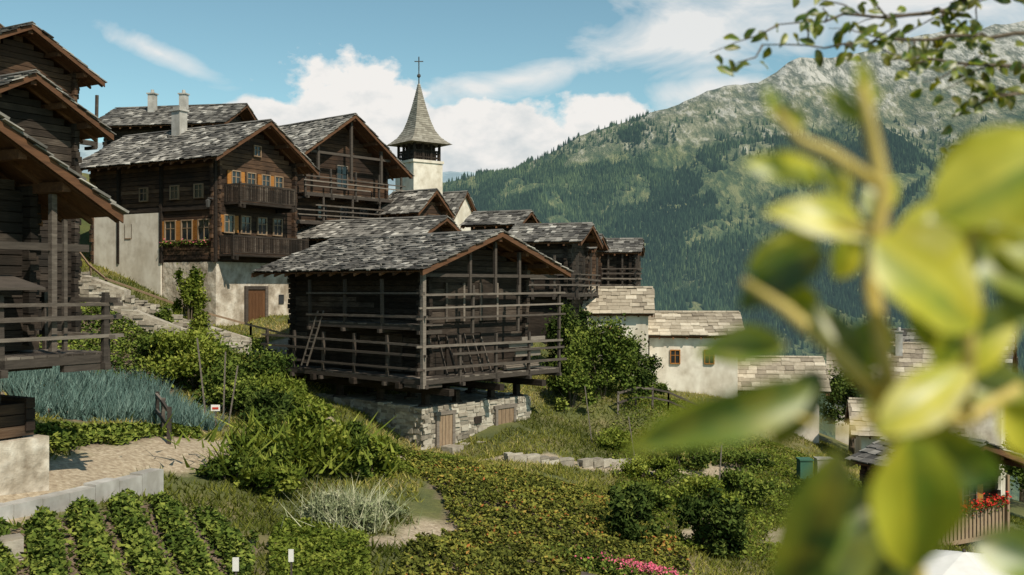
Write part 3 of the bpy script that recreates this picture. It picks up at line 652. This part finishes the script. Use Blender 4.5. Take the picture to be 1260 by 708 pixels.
# ------------------------------------------------------------ vegetation
def inview(x,y,m=.04): return (np.abs(x/y)<.515+m)&(y>12)
def scatter(n,x0,x1,y0,y1):
    x=R.uniform(x0,x1,n);y=R.uniform(y0,y1,n);return x,y
x,y=scatter(430000,-26,28,14,66);w=R.random(len(x))<np.clip((34/y)**1.2,.15,1)
x,y=x[w],y[w];pm=pathmask(x,y);dn=fbm(x*.5,y*.5,3,51)
k=(pm<R.random(len(x))*.9)&(dn>.27)&inview(x,y,.06)&~(soilmask(x,y)&(R.random(len(x))<.93));x,y=x[k],y[k]
B=np.c_[x,y,G(x,y)-.02];tn=np.clip(R.normal(.40,.2,len(x))+1.7*(fbm(x*.25,y*.25,3,61)-.42),0,1)
blades('grass',B,.18,.055,'grass',tn,.7)
def patch(name,poly,n,h,size,mat,rows=None,tm=.45,ts=.22,up=.8,path=True,gap=.9):
    P=np.array(poly);x,y=scatter(n*3,P[:,0].min(),P[:,0].max(),P[:,1].min(),P[:,1].max())
    k=rowmask(x,y,poly)
    if path: k&=pathmask(x,y)<.4
    x,y=x[k][:n],y[k][:n]
    hv=h*(.35+.9*fbm(x*2.2,y*2.2,3,71))
    if rows:
        a,sp=rows;q=(x*math.cos(a)+y*math.sin(a))/sp+.3*fbm(x*.6,y*.6,2,5);ph=np.abs((q%1)-.5)*2;hv=hv*(1.1-.75*ph)
        kk=R.random(len(x))>(ph>.66)*gap;x,y,hv=x[kk],y[kk],hv[kk]
    z=G(x,y)+hv*np.sqrt(R.random(len(x)))
    tn=R.normal(tm,ts,len(x))+.9*(fbm(x*1.1,y*1.1,3,81)-.42)
    return leaves(name,np.c_[x,y,z],size,mat,tn,None,up)
patch('strawberry_field',STR,95000,.36,.11,'leafY',rows=(1.25,.9),tm=.42,gap=.75)
patch('potato_patch',POT,36000,.48,.13,'leafG',rows=(.5,.85),tm=.5)
patch('cabbage_patch',CAB,6000,.32,.18,'leafG',rows=(2.3,.6),tm=.6)
patch('vegetable_garden',VEG,20000,.5,.14,'leafG',rows=(1.2,1.2),tm=.5)
patch('meadow_herbs',[(3.5,33),(4.5,46),(8,56),(14,58),(17,46),(13,30),(8,27),(4.5,26)],28000,.3,.12,'leafB',tm=.3)
patch('meadow_herbs',[(-9,44),(-13.5,44.5),(-11,38),(-8,34),(-5.5,36)],12000,.35,.11,'leafB',tm=.35)
patch('meadow_herbs',[(-6,29),(-4.5,34),(-1.5,35),(-2.5,29)],7000,.25,.10,'leafB',tm=.35)
patch('meadow_herbs',[(-5,20.5),(-5.2,22.5),(-3.2,22),(-2.4,17),(-3.6,15)],9000,.3,.1,'leafB',tm=.4)
x,y=[],[]
for r in range(7):
    for i in range(75):
        f=i/75;x.append(-12.7+4.0*f-.52*r+R.normal()*.03);y.append(26.2+3.6*f+.58*r+R.normal()*.03)
x=np.repeat(np.array(x),15)+R.normal(size=len(x)*15)*.04;y=np.repeat(np.array(y),15)+R.normal(size=len(x))*.04
blades('leek_bed',np.c_[x,y,G(x,y)],.52,.05,'leek',R.normal(.52,.22,len(x)),.36)
def clumps(cx,cy,z0,rx,ry,h,nc,n,cr=.38,low=.0):
    th=R.uniform(0,2*np.pi,nc);ph=R.uniform(0,1,nc)**.6;rad=np.sqrt(1-ph*ph*.75)*R.uniform(.35,1.0,nc)
    C=np.c_[cx+rx*rad*np.cos(th),cy+ry*rad*np.sin(th),z0+h*(low+(1-low)*ph*R.uniform(.65,1,nc))]
    ct=R.normal(.45,.18,nc);w=R.uniform(.3,1.6,nc);w/=w.sum();idx=R.choice(nc,n,p=w)
    v=R.normal(size=(n,3));v/=np.linalg.norm(v,axis=1)[:,None];r=cr*R.uniform(.5,1.3,nc)[idx]*np.abs(R.normal(.8,.33,n))
    P=C[idx]+v*r[:,None]*np.array([rx,ry,h*.55]);P[:,2]=np.maximum(P[:,2],z0+.02)
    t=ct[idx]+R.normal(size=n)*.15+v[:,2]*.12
    return P,t,C
def shrub(name,cx,cy,rx,ry,h,n,size,mat,nc=18,cr=.34,low=0,sprig=0):
    z0=g(cx,cy)-.05;E=empty(name,cx,cy,z0)
    P,t,C=clumps(0,0,0,rx,ry,h,nc,n,cr,low);leaves('foliage',P,size,mat,t,E,.3)
    if sprig:
        q=P[R.choice(n,sprig)];q=q[q[:,2]>h*.35];blades('sprigs',q,.28,.05,mat,R.normal(.6,.15,len(q)),.6,E)
    s=MB()
    for c in C[:10]: s.tube([(c[0]*.1,c[1]*.1,-.2),(c[0]*.5,c[1]*.5,c[2]*.5),(c[0],c[1],c[2])],[.03+h*.006,.02+h*.003,.008],0,5)
    s.make('stems',['bark'],E);return E
def tree(name,x,y,h,r,n,size,mat,nc=30,trunk=.35):
    z0=g(x,y)-.1;E=empty(name,x,y,z0);P,t,C=clumps(0,0,h*trunk,r,r,h*(1-trunk),nc,n,.30)
    leaves('crown',P,size,mat,t,E,.3);s=MB();tr=h*.022+.04
    s.tube([(0,0,-.3),(.05,0,h*trunk),(0,.1,h*.65),(.05,0,h*.92)],[tr*1.3,tr,tr*.55,.02],0,8)
    for c in C[::2]: s.tube([(0,0,h*trunk*.9+random.random()*h*.2),(c[0]*.5,c[1]*.5,c[2]*.9),tuple(c)],[tr*.45,tr*.25,.012],0,5)
    s.make('trunk',['bark'],E)
for (cx,cy,rx,ry,h,nn,mt_) in [(-11.2,34.8,1.7,1.5,1.9,7500,'leafB'),(-9.3,34.5,1.6,1.4,2.1,7500,'leafG'),(-7.9,33.8,1.3,1.2,1.6,6000,'leafB'),(-9.3,32.9,1.2,1.0,1.3,6000,'leafG'),(-12.8,36.3,1.2,1.2,1.3,4500,'leafG'),(-7.6,31.8,1.1,1,1.1,4500,'leafD')]:
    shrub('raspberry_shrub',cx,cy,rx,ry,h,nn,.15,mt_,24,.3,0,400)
for (cx,cy,rx,ry,h,nn,mt_) in [(-6.6,26.3,1.0,.9,1.35,7000,'leafG'),(-5.6,27,1.1,.9,1.8,8500,'leafB'),(-4.7,27.8,1.0,.9,1.5,6500,'leafG'),(-4.0,28.6,.9,.8,1.1,4500,'leafB'),(-6.0,25,.9,.7,.9,4500,'leafB'),(-7.1,25.2,.8,.7,.8,3500,'leafG')]:
    shrub('bean_plant',cx,cy,rx,ry,h,nn,.16,mt_,28,.25,0,200)
x=R.normal(-5.6,1.0,700);y=26.6+(x+5.6)*.7+R.normal(size=700)*.5
blades('maize_plants',np.c_[x,y,G(x,y)+R.uniform(.2,1.25,700)],.5,.10,'leafB',R.normal(.5,.2,700),.8)
for cx,cy,h in ((-4.3,23.2,.7),(-3.6,22.6,.7),(-3.9,24.2,.65),(-3.3,24.4,.5)):
    shrub('flowering_bush',cx,cy,.62,.6,h,3200,.08,'grey',16)
x=R.normal(-3.8,.5,800);y=R.normal(23.4,.7,800);blades('flowering_herbs',np.c_[x,y,G(x,y)+.15],.6,.03,'grey',R.normal(.6,.25,800),.6)
for a_ in [(3.0,26.2,.75,.7,1.4,5000,'leafD'),(5.3,26.6,.85,.8,1.7,6000,'leafD'),(6.0,27.4,.6,.6,1.1,3500,'leafG'),(4.2,31,.7,.7,.8,3000,'leafG'),(6.4,33,1.1,.9,1.0,4000,'leafB'),(8.4,36,1.3,1.2,1.5,5000,'leafG'),
  (5.2,37.5,1.4,1.1,.9,4000,'leafB'),(7,41,1.6,1.3,1.3,5500,'leafG'),(4.2,42,1.0,1.0,1.0,3500,'leafB'),(10,44,1.5,1.3,.8,4000,'leafG'),(12.5,40,1.4,1.3,1.1,4500,'leafD'),(9.5,50,1.6,1.4,.7,4000,'leafB'),(11,31,1.1,1.1,1.0,4500,'leafG'),(10,27,.9,.9,1.1,4500,'leafD')]:
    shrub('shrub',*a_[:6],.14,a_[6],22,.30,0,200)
for a_ in [(4.4,49,2.3,2,4.0,11000,'leafG'),(6.0,51.5,1.7,1.6,3.0,7500,'leafD'),(3.2,52.5,1.6,1.5,4.4,7000,'leafD'),(7.2,54,1.2,1.2,1.6,4000,'leafG'),(2.8,47,1.2,1.2,2.2,4500,'leafG')]:
    shrub('hazel_bush',*a_[:6],.18,a_[6],34,.25,0,400)
shrub('climbing_vine',-14.7,45.4,.9,.8,3.3,6000,.17,'leafB',26,.24,0,200)
shrub('shrub',-15.7,44.8,.7,.6,1.2,2500,.14,'leafG',10)
shrub('shrub',-12.2,46.3,.8,.6,.9,2500,.13,'leafG',10)
for (x,y,h,r,mt_) in [(21.8,51,3.4,1.7,'leafG'),(26,64,5.5,2.6,'leafD'),(22.5,66,6,2.4,'leafD'),(33,62,5,2.6,'leafG'),(29,53,4.0,2.3,'leafG'),(36,66,7,3,'leafD'),(41,80,10,3.4,'leafD'),(2.4,70,7,1.6,'leafG')]:
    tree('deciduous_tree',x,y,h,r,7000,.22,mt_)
x=R.normal(3.0,.5,900);y=R.normal(22.4,.25,900)
leaves('pink_flower_bed',np.c_[x,y,G(x,y)+R.uniform(.25,.55,900)],.07,'pink',R.random(900))
x=R.normal(2.7,.7,3500);y=R.normal(22.4,.4,3500);leaves('flower_bed_leaves',np.c_[x,y,G(x,y)+R.uniform(0,.45,3500)],.1,'leafG',R.random(3500))

# ------------------------------------------------------------ walls, fences, small items
def obj(name,fn,mats):
    b=MB();fn(b);return b.make(name,mats)
def terr(b):
    for p,q,h in (((-22.5,46.2),(-17.5,45.3),1.7),((-17.5,45.2),(-12.0,45.6),1.1),((-20.5,42.2),(-14.0,42.6),1.3)):
        stonewall(b,p,q,(g(*p)-.4,g(*q)-.4),(g(*p)+h,g(*q)+h*.6),.6,.4,0,1)
obj('dry_stone_wall',terr,['stone','mortar'])
def cw(b):
    p=(-10.2,17.0);q=(-7.9,22.6);n=9
    for i in range(n):
        f0,f1=i/n,(i+1)/n;a=np.array([p[0]+(q[0]-p[0])*f0,p[1]+(q[1]-p[1])*f0]);c=np.array([p[0]+(q[0]-p[0])*f1,p[1]+(q[1]-p[1])*f1])
        zt=-4.12+random.uniform(-.04,.04)
        b.box((a[0],a[1],-5.6),(*(c-a)*.98,0),(-.33,.14+random.uniform(-.03,.03),0),(0,0,zt+5.6),0)
obj('concrete_retaining_wall',cw,['concrete'])
def fence(b,pts,h,m=0,step=2.0,rails=(1,)):
    for (ax,ay),(bx,by) in zip(pts[:-1],pts[1:]):
        L=math.hypot(bx-ax,by-ay);k=max(1,int(L/step))
        for i in range(k+1):
            x=ax+(bx-ax)*i/k;y=ay+(by-ay)*i/k;z=g(x,y);b.beam((x,y,z-.2),(x+.02,y,z+h+.08),.09,.09,m)
        for i in range(k):
            x=ax+(bx-ax)*i/k;y=ay+(by-ay)*i/k;x2=ax+(bx-ax)*(i+1)/k;y2=ay+(by-ay)*(i+1)/k
            for r in rails: b.beam((x,y-.06,g(x,y)+h*r),(x2,y2-.06,g(x2,y2)+h*r),.07,.09,m)
obj('wooden_handrail',lambda b:fence(b,[(-22.8,52),(-19.5,47.8),(-15.5,47),(-12.4,47.2),(-9.8,48)],1.15,0,2.2),['palewood'])
obj('garden_fence',lambda b:fence(b,[(-10.2,28.6),(-9.1,26.4)],.9,0,1.2,(1,.5)),['rail'])
obj('log_rail',lambda b:(b.tube([(1.4,20.2,g(1.4,20.2)+.45),(3.3,19.8,g(3.3,19.8)+.42),(5.2,19.3,g(5.2,19.3)+.4)],[.06,.055,.05],0,7,.6),[b.beam((x,y,g(x,y)-.2),(x,y,g(x,y)+.5),.09,.09,0) for x,y in ((1.5,20.2),(3.3,19.85),(5.1,19.35))]),['rail'])
obj('garden_fence',lambda b:fence(b,[(5,47),(8,51),(12,53.5)],1.0,0,1.6,(1,.55)),['rail'])
obj('garden_fence',lambda b:fence(b,[(12,33),(15,38),(17,44)],1.0,0,1.6,(1,.55)),['rail'])
def stakes(b):
    for x,y,h in ((-9.4,30.7,2.6),(-9.0,31,2.2),(-8.7,30.4,1.9),(3.4,42,2.4),(6.8,33,2.2),(4.9,39,2)):
        z=g(x,y);b.beam((x,y,z-.2),(x+random.uniform(-.35,.35),y,z+h),.04,.04,0,.8)
obj('garden_stakes',stakes,['rail'])
def lab(b,x,y,h,w,hh,m):
    z=g(x,y);b.beam((x,y,z-.1),(x,y,z+h),.03,.03,1);b.bx(x-w/2,x+w/2,y-.035,y-.017,z+h-.02,z+h+hh,m,.8)
def gsign(b):
    x,y=-8.6,28.9;lab(b,x,y,.75,.26,.16,0);z=g(x,y)+.75;b.bx(x-.09,x+.09,y-.045,y-.037,z+.03,z+.09,2)
obj('garden_sign',gsign,['white','rail','red'])
obj('plant_label',lambda b:lab(b,-3.9,17.6,.62,.09,.2,0),['white','rail'])
obj('plant_label',lambda b:lab(b,-4.85,17.5,.45,.11,.22,0),['white','rail'])
def bin_(b):
    x,y=12.6,43.5;z=g(x,y)
    b.bx(x,x+.55,y,y+.6,z,z+.95,0);b.bx(x-.03,x+.58,y-.04,y+.63,z+.95,z+1.02,0);b.bx(x+.75,x+1.45,y,y+.5,z,z+1.0,1);b.bx(x+.72,x+1.48,y-.03,y+.53,z+1.0,z+1.06,1)
obj('compost_bin',bin_,['green','concrete'])
def slabs(b):
    for p,q,h in (((-.2,35.6),(2.2,37.0),.25),((2.6,37.2),(4.6,39),.25),((-9.6,16.6),(-8.6,17.4),.3)):
        stonewall(b,p,q,(g(*p)-.3,g(*q)-.3),(g(*p)+h,g(*q)+h),.3,.4,0,1)
obj('terrace_wall',slabs,['stone','mortar'])
def paras(b):
    x,y,z=8.9,19.6,-5.5
    n=8
    for k in range(n):
        a0=2*math.pi*k/n;a1=2*math.pi*(k+1)/n;r=1.3
        b.poly([(x,y,z+.3),(x+r*math.cos(a0),y+r*math.sin(a0),z),(x+r*math.cos(a1),y+r*math.sin(a1),z)],0,.8)
        b.poly([(x+r*math.cos(a0),y+r*math.sin(a0),z),(x+r*math.cos(a0),y+r*math.sin(a0),z-.15),(x+r*math.cos(a1),y+r*math.sin(a1),z-.15),(x+r*math.cos(a1),y+r*math.sin(a1),z)],0,.7)
    b.beam((x,y,g(x,y)-.1),(x,y,z+.35),.05,.05,1)
obj('parasol',paras,['white','rail'])

# ------------------------------------------------------------ foreground fruit tree (near) and overhanging branch
def bigleaf(b,c,d,nrm,L,W,t,curl=.3):
    c=Vector(c);d=Vector(d).normalized();nrm=Vector(nrm);nrm=(nrm-d*nrm.dot(d)).normalized();s=d.cross(nrm)
    n=9;base=len(b.v);wv=random.uniform(0,6)
    for i in range(n+1):
        f=i/n;w=W/2*2.45*max(.008,f**.62*max(0,1-f)**.85)
        p=c+d*(f-.5)*L-nrm*curl*L*(f-.4)**2+nrm*math.sin(f*5+wv)*L*.015
        b.v+= [tuple(p+s*w+nrm*w*(.3+.2*math.sin(f*9+wv))),tuple(p+s*w*.5+nrm*w*.1),tuple(p),tuple(p-s*w*.5+nrm*w*.1),tuple(p-s*w+nrm*w*(.3+.2*math.cos(f*8+wv)))]
    sd=random.choice((-1,1))*.10
    for i in range(n):
        for k in range(4):
            q=base+i*5+k;b.f.append((q,q+1,q+6,q+5));b.m.append(0);b.t.append(min(1,max(0,t+(.05 if k in(0,3) else -.04)+(sd if k<2 else -sd)+random.uniform(-.03,.03))))
def fgtree():
    E=empty('fruit_tree')
    L=MB()
    data=[
    (.254,.110,.92,-1,.12,.085,.035,.66),(.279,.062,.9,-.9,.2,.10,.050,.82),(.360,.003,.85,.7,-.5,.13,.095,.74),(.419,.095,.85,.8,.5,.13,.085,.70),
    (.450,.018,.9,.8,-.4,.11,.06,.52),(.255,.008,.95,-.7,-.5,.10,.045,.22),(.186,-.112,.86,-1,-.32,.17,.050,.30),(.160,-.130,.93,-.9,-.35,.12,.04,.42),
    (.246,-.205,.83,-.3,-1,.16,.055,.15),(.331,-.185,.82,.2,-1,.14,.085,.60),(.390,-.151,.88,.9,-.4,.12,.06,.30),(.462,-.160,.78,.6,-.9,.13,.09,1.0),
    (.36,-.095,.86,.6,.4,.11,.055,.78),(.43,-.049,.92,.7,.6,.10,.06,.68),(.224,-.058,.97,-1,-.1,.09,.045,.48),
    (.382,.054,.93,.6,.8,.08,.045,.60),(.46,.075,.95,1,.2,.10,.065,.45),(.31,-.05,.95,-.4,.8,.09,.045,.35),(.455,-.09,.95,1,-.2,.10,.055,.55),(.33,.04,.98,.2,1,.07,.04,.64),
    (.28,-.12,.98,-.5,-.9,.09,.045,.25),(.37,-.13,.98,.4,-.9,.11,.06,.25),(.30,-.235,.9,-.4,-.8,.13,.07,.35),(.355,-.27,.97,.0,-1,.13,.07,.22),
    (.317,.185,.9,-.1,1,.045,.022,.55),(.328,.168,.92,.7,1,.04,.02,.55),(.305,.17,.92,-.7,1,.04,.02,.55),(.236,.166,.9,-.5,1,.04,.022,.55),(.25,.155,.9,-1,.4,.04,.02,.55),(.445,.13,.93,1,.4,.09,.045,.74),(.49,-.26,.95,1,-.3,.10,.06,.35),
    (.30,.10,.93,-.5,.5,.05,.028,.65),(.27,-.01,.97,-.8,.3,.07,.04,.5),(.40,-.02,.96,.3,-1,.10,.055,.45),(.345,-.06,.97,-.5,-.6,.08,.05,.5),(.48,.04,.9,.9,-.5,.10,.07,.62),
    (.49,-.02,.92,.8,-.4,.09,.06,.5),(.47,-.13,.88,.9,-.6,.10,.06,.72),(.36,.09,.97,.5,.8,.06,.035,.6),(.26,.035,.96,-.8,-.4,.08,.04,.68)]
    for (x,z,y,dx,dz,l,w,t) in data:
        bigleaf(L,(x,y,z),(dx,random.uniform(-.35,.35),dz),(random.uniform(-.5,.5),-1,random.uniform(-.2,.8)),l,w,t)
    L.make('leaves',['fgleaf'],E,True)
    s=MB()
    for pts,rd in [([(.62,1.15,-2.2),(.47,1.0,-.9),(.385,.93,-.32),(.345,.9,-.11),(.325,.9,-.0),(.336,.9,.09),(.322,.9,.15),(.316,.9,.185)],[.016,.011,.0085,.0085,.0075,.0075,.007,.004]),
      ([(.345,.9,-.11),(.290,.9,-.056),(.25,.91,-.02),(.213,.92,.006)],[.0075,.007,.006,.004]),
      ([(.336,.9,.09),(.287,.9,.122),(.262,.9,.132),(.238,.9,.16)],[.0065,.006,.0055,.004]),
      ([(.345,.9,-.11),(.41,.9,-.12),(.46,.9,-.09)],[.008,.007,.005]),([(.41,.9,-.12),(.405,.88,-.03),(.40,.87,.04),(.42,.86,.09)],[.0065,.0055,.004,.003]),
      ([(.345,.9,-.11),(.30,.9,-.13),(.22,.9,-.105)],[.004,.0035,.002]),([(.36,.92,-.2),(.33,.88,-.19)],[.004,.002]),([(.325,.9,0),(.35,.88,.01)],[.003,.002]),([(.336,.9,.05),(.29,.9,.06)],[.003,.002])]:
        s.tube(pts,rd,0,8)
    s.make('shoots',['shoot'],E,True)
fgtree()
def overhang():
    E=empty('overhanging_tree');s=MB()
    Lf=MB()
    s.tube([(3.9,4.9,g(3.9,4.9)-.2),(3.85,4.9,-1),(3.7,4.85,.8),(3.6,4.8,2.2),(3.4,4.8,3.6)],[.16,.13,.11,.09,.05],0,10)
    def twig(p,q,r,lv,dens=1):
        p=Vector(p);q=Vector(q);n=max(3,int((q-p).length/.09));pts=[p]
        for i in range(1,n+1):
            pts.append(p.lerp(q,i/n)+Vector((random.uniform(-1,1),random.uniform(-1,1),random.uniform(-1,1)))*.018)
        s.tube(pts,[r*(1-.75*i/n) for i in range(n+1)],0,5)
        for i in range(1,len(pts)):
            for k in range(int(lv)):
                if random.random()<.9*dens:
                    c=pts[i]+Vector((random.uniform(-.05,.05),random.uniform(-.05,.05),random.uniform(-.06,.03)))
                    bigleaf(Lf,c,(random.uniform(-1,1),random.uniform(-.6,.6),random.uniform(-1,.5)),(random.uniform(-.6,.6),-1,random.uniform(0,1)),random.uniform(.055,.09),random.uniform(.032,.05),random.uniform(.0,.45))
        return pts
    mains=[((3.62,4.8,1.75),(2.35,4.5,1.15)),((2.35,4.5,1.15),(1.12,4.4,1.06)),((3.65,4.8,1.2),(2.35,4.5,1.0)),((3.62,4.8,1.9),(2.0,4.6,1.28)),((3.7,4.8,.95),(2.15,4.4,.84)),((2.0,4.6,1.28),(1.22,4.5,1.20)),((3.65,4.8,.6),(2.15,4.4,.55)),((2.35,4.5,1.0),(1.7,4.4,1.0))]
    for i,(a,b_) in enumerate(mains):
        pts=twig(a,b_,.02 if i in(0,2,3,4,6) else .011,1)
        for p in pts[2:]:
            for k in range(2 if p.x>1.9 else 1):
                if random.random()<.75:
                    q=p+Vector((random.uniform(-.30,.10),random.uniform(-.2,.2),random.uniform(-.17,.14)));twig(p,q,.005,2)
    Lf.make('leaves',['fgleaf'],E,True);s.make('branches',['bark'],E,True)
overhang()

# ------------------------------------------------------------ world, sun, camera
S=Vector((.42,-.60,.80)).normalized();el=math.asin(S.z);az=math.atan2(S.x,S.y)
w=bpy.data.worlds.new('World');sc.world=w;w.use_nodes=True;nt=w.node_tree;bg=nt.nodes['Background']
sky=N(nt,'ShaderNodeTexSky');sky.sky_type='NISHITA';sky.sun_disc=False;sky.sun_elevation=el;sky.sun_rotation=az;sky.air_density=1.0;sky.dust_density=1.2;sky.altitude=1500
tc=N(nt,'ShaderNodeTexCoord');sx=N(nt,'ShaderNodeSeparateXYZ');nt.links.new(tc.outputs['Generated'],sx.inputs[0])
AZ=mth(nt,'ARCTAN2',sx.outputs[0],sx.outputs[1]);EL=mth(nt,'ARCSINE',sx.outputs[2])
cb=N(nt,'ShaderNodeCombineXYZ');nt.links.new(AZ,cb.inputs[0]);nt.links.new(EL,cb.inputs[1])
def wn(scale,sy,det,off=0,dist=0):
    mp=N(nt,'ShaderNodeMapping');mp.inputs['Scale'].default_value=(1,sy,1);mp.inputs['Location'].default_value=(off,off*.3,0);nt.links.new(cb.outputs[0],mp.inputs[0])
    n=N(nt,'ShaderNodeTexNoise');n.inputs['Scale'].default_value=scale;n.inputs['Detail'].default_value=det;n.inputs['Roughness'].default_value=.56;n.inputs['Distortion'].default_value=dist;nt.links.new(mp.outputs[0],n.inputs[0]);return n.outputs[0]
def ell(a0,e0,ra,re,tilt=0):
    dx=mth(nt,'SUBTRACT',AZ,a0);dy=mth(nt,'SUBTRACT',EL,e0)
    if tilt: dy=mth(nt,'SUBTRACT',dy,mth(nt,'MULTIPLY',dx,tilt))
    dx=mth(nt,'DIVIDE',dx,ra);dy=mth(nt,'DIVIDE',dy,re)
    return mth(nt,'SUBTRACT',1,mth(nt,'SQRT',mth(nt,'ADD',mth(nt,'MULTIPLY',dx,dx),mth(nt,'MULTIPLY',dy,dy))))
def group(L):
    o=None
    for e in L:
        v=ell(*e);o=v if o is None else mth(nt,'MAXIMUM',o,v)
    return mth(nt,'MAXIMUM',o,-1.5)
n1=wn(16,1.4,6);n2=wn(9,2.2,5,3.1,.6)
cum=group([(-.155,.175,.095,.055),(-.02,.15,.13,.045),(.09,.165,.075,.026),(-.09,.125,.24,.05),(-.235,.165,.05,.026)])
soft=group([(.0,.205,.11,.018,.18),(-.34,.218,.06,.014,-.35),(.17,.245,.11,.055),(.34,.275,.24,.07),(.2,.19,.10,.02)])
mc=mth(nt,'MULTIPLY_ADD',mth(nt,'ADD',cum,mth(nt,'MULTIPLY',mth(nt,'SUBTRACT',n1,.5),2.3)),4.0,-.0,clamp=True)
ms=mth(nt,'MULTIPLY',mth(nt,'MULTIPLY_ADD',mth(nt,'ADD',soft,mth(nt,'MULTIPLY',mth(nt,'SUBTRACT',n2,.5),2.6)),1.2,.05,clamp=True),.85)
mask=mth(nt,'MAXIMUM',mc,ms)
tint=mixc(nt,1.0,sky.outputs[0],(1.18,1.40,1.12),'MULTIPLY')
n3=wn(26,1.6,4,.05)
ccol=ramp(nt,mth(nt,'ADD',mth(nt,'MULTIPLY',n3,.9),mth(nt,'MULTIPLY_ADD',EL,3.0,-.38)),[(.3,(6.0,6.4,6.5)),(.6,(8.4,8.2,7.9))])
fin=mixc(nt,mask,tint,ccol)
nt.links.new(fin,bg.inputs[0]);bg.inputs[1].default_value=.106
sl=bpy.data.lights.new('sun','SUN');sl.energy=5;sl.angle=math.radians(.5);sl.color=(1,.90,.74)
so=bpy.data.objects.new('sun',sl);so.rotation_euler=(-S).to_track_quat('-Z','Y').to_euler();so.location=(30,-30,60);sc.collection.objects.link(so)
cd=bpy.data.cameras.new('camera');cd.lens=35;cd.sensor_width=36;cd.clip_start=.05;cd.clip_end=30000
cd.dof.use_dof=True;cd.dof.focus_distance=42;cd.dof.aperture_fstop=2.2
co=bpy.data.objects.new('camera',cd);co.location=(0,0,0);co.rotation_euler=(math.radians(90),0,0);sc.collection.objects.link(co);sc.camera=co
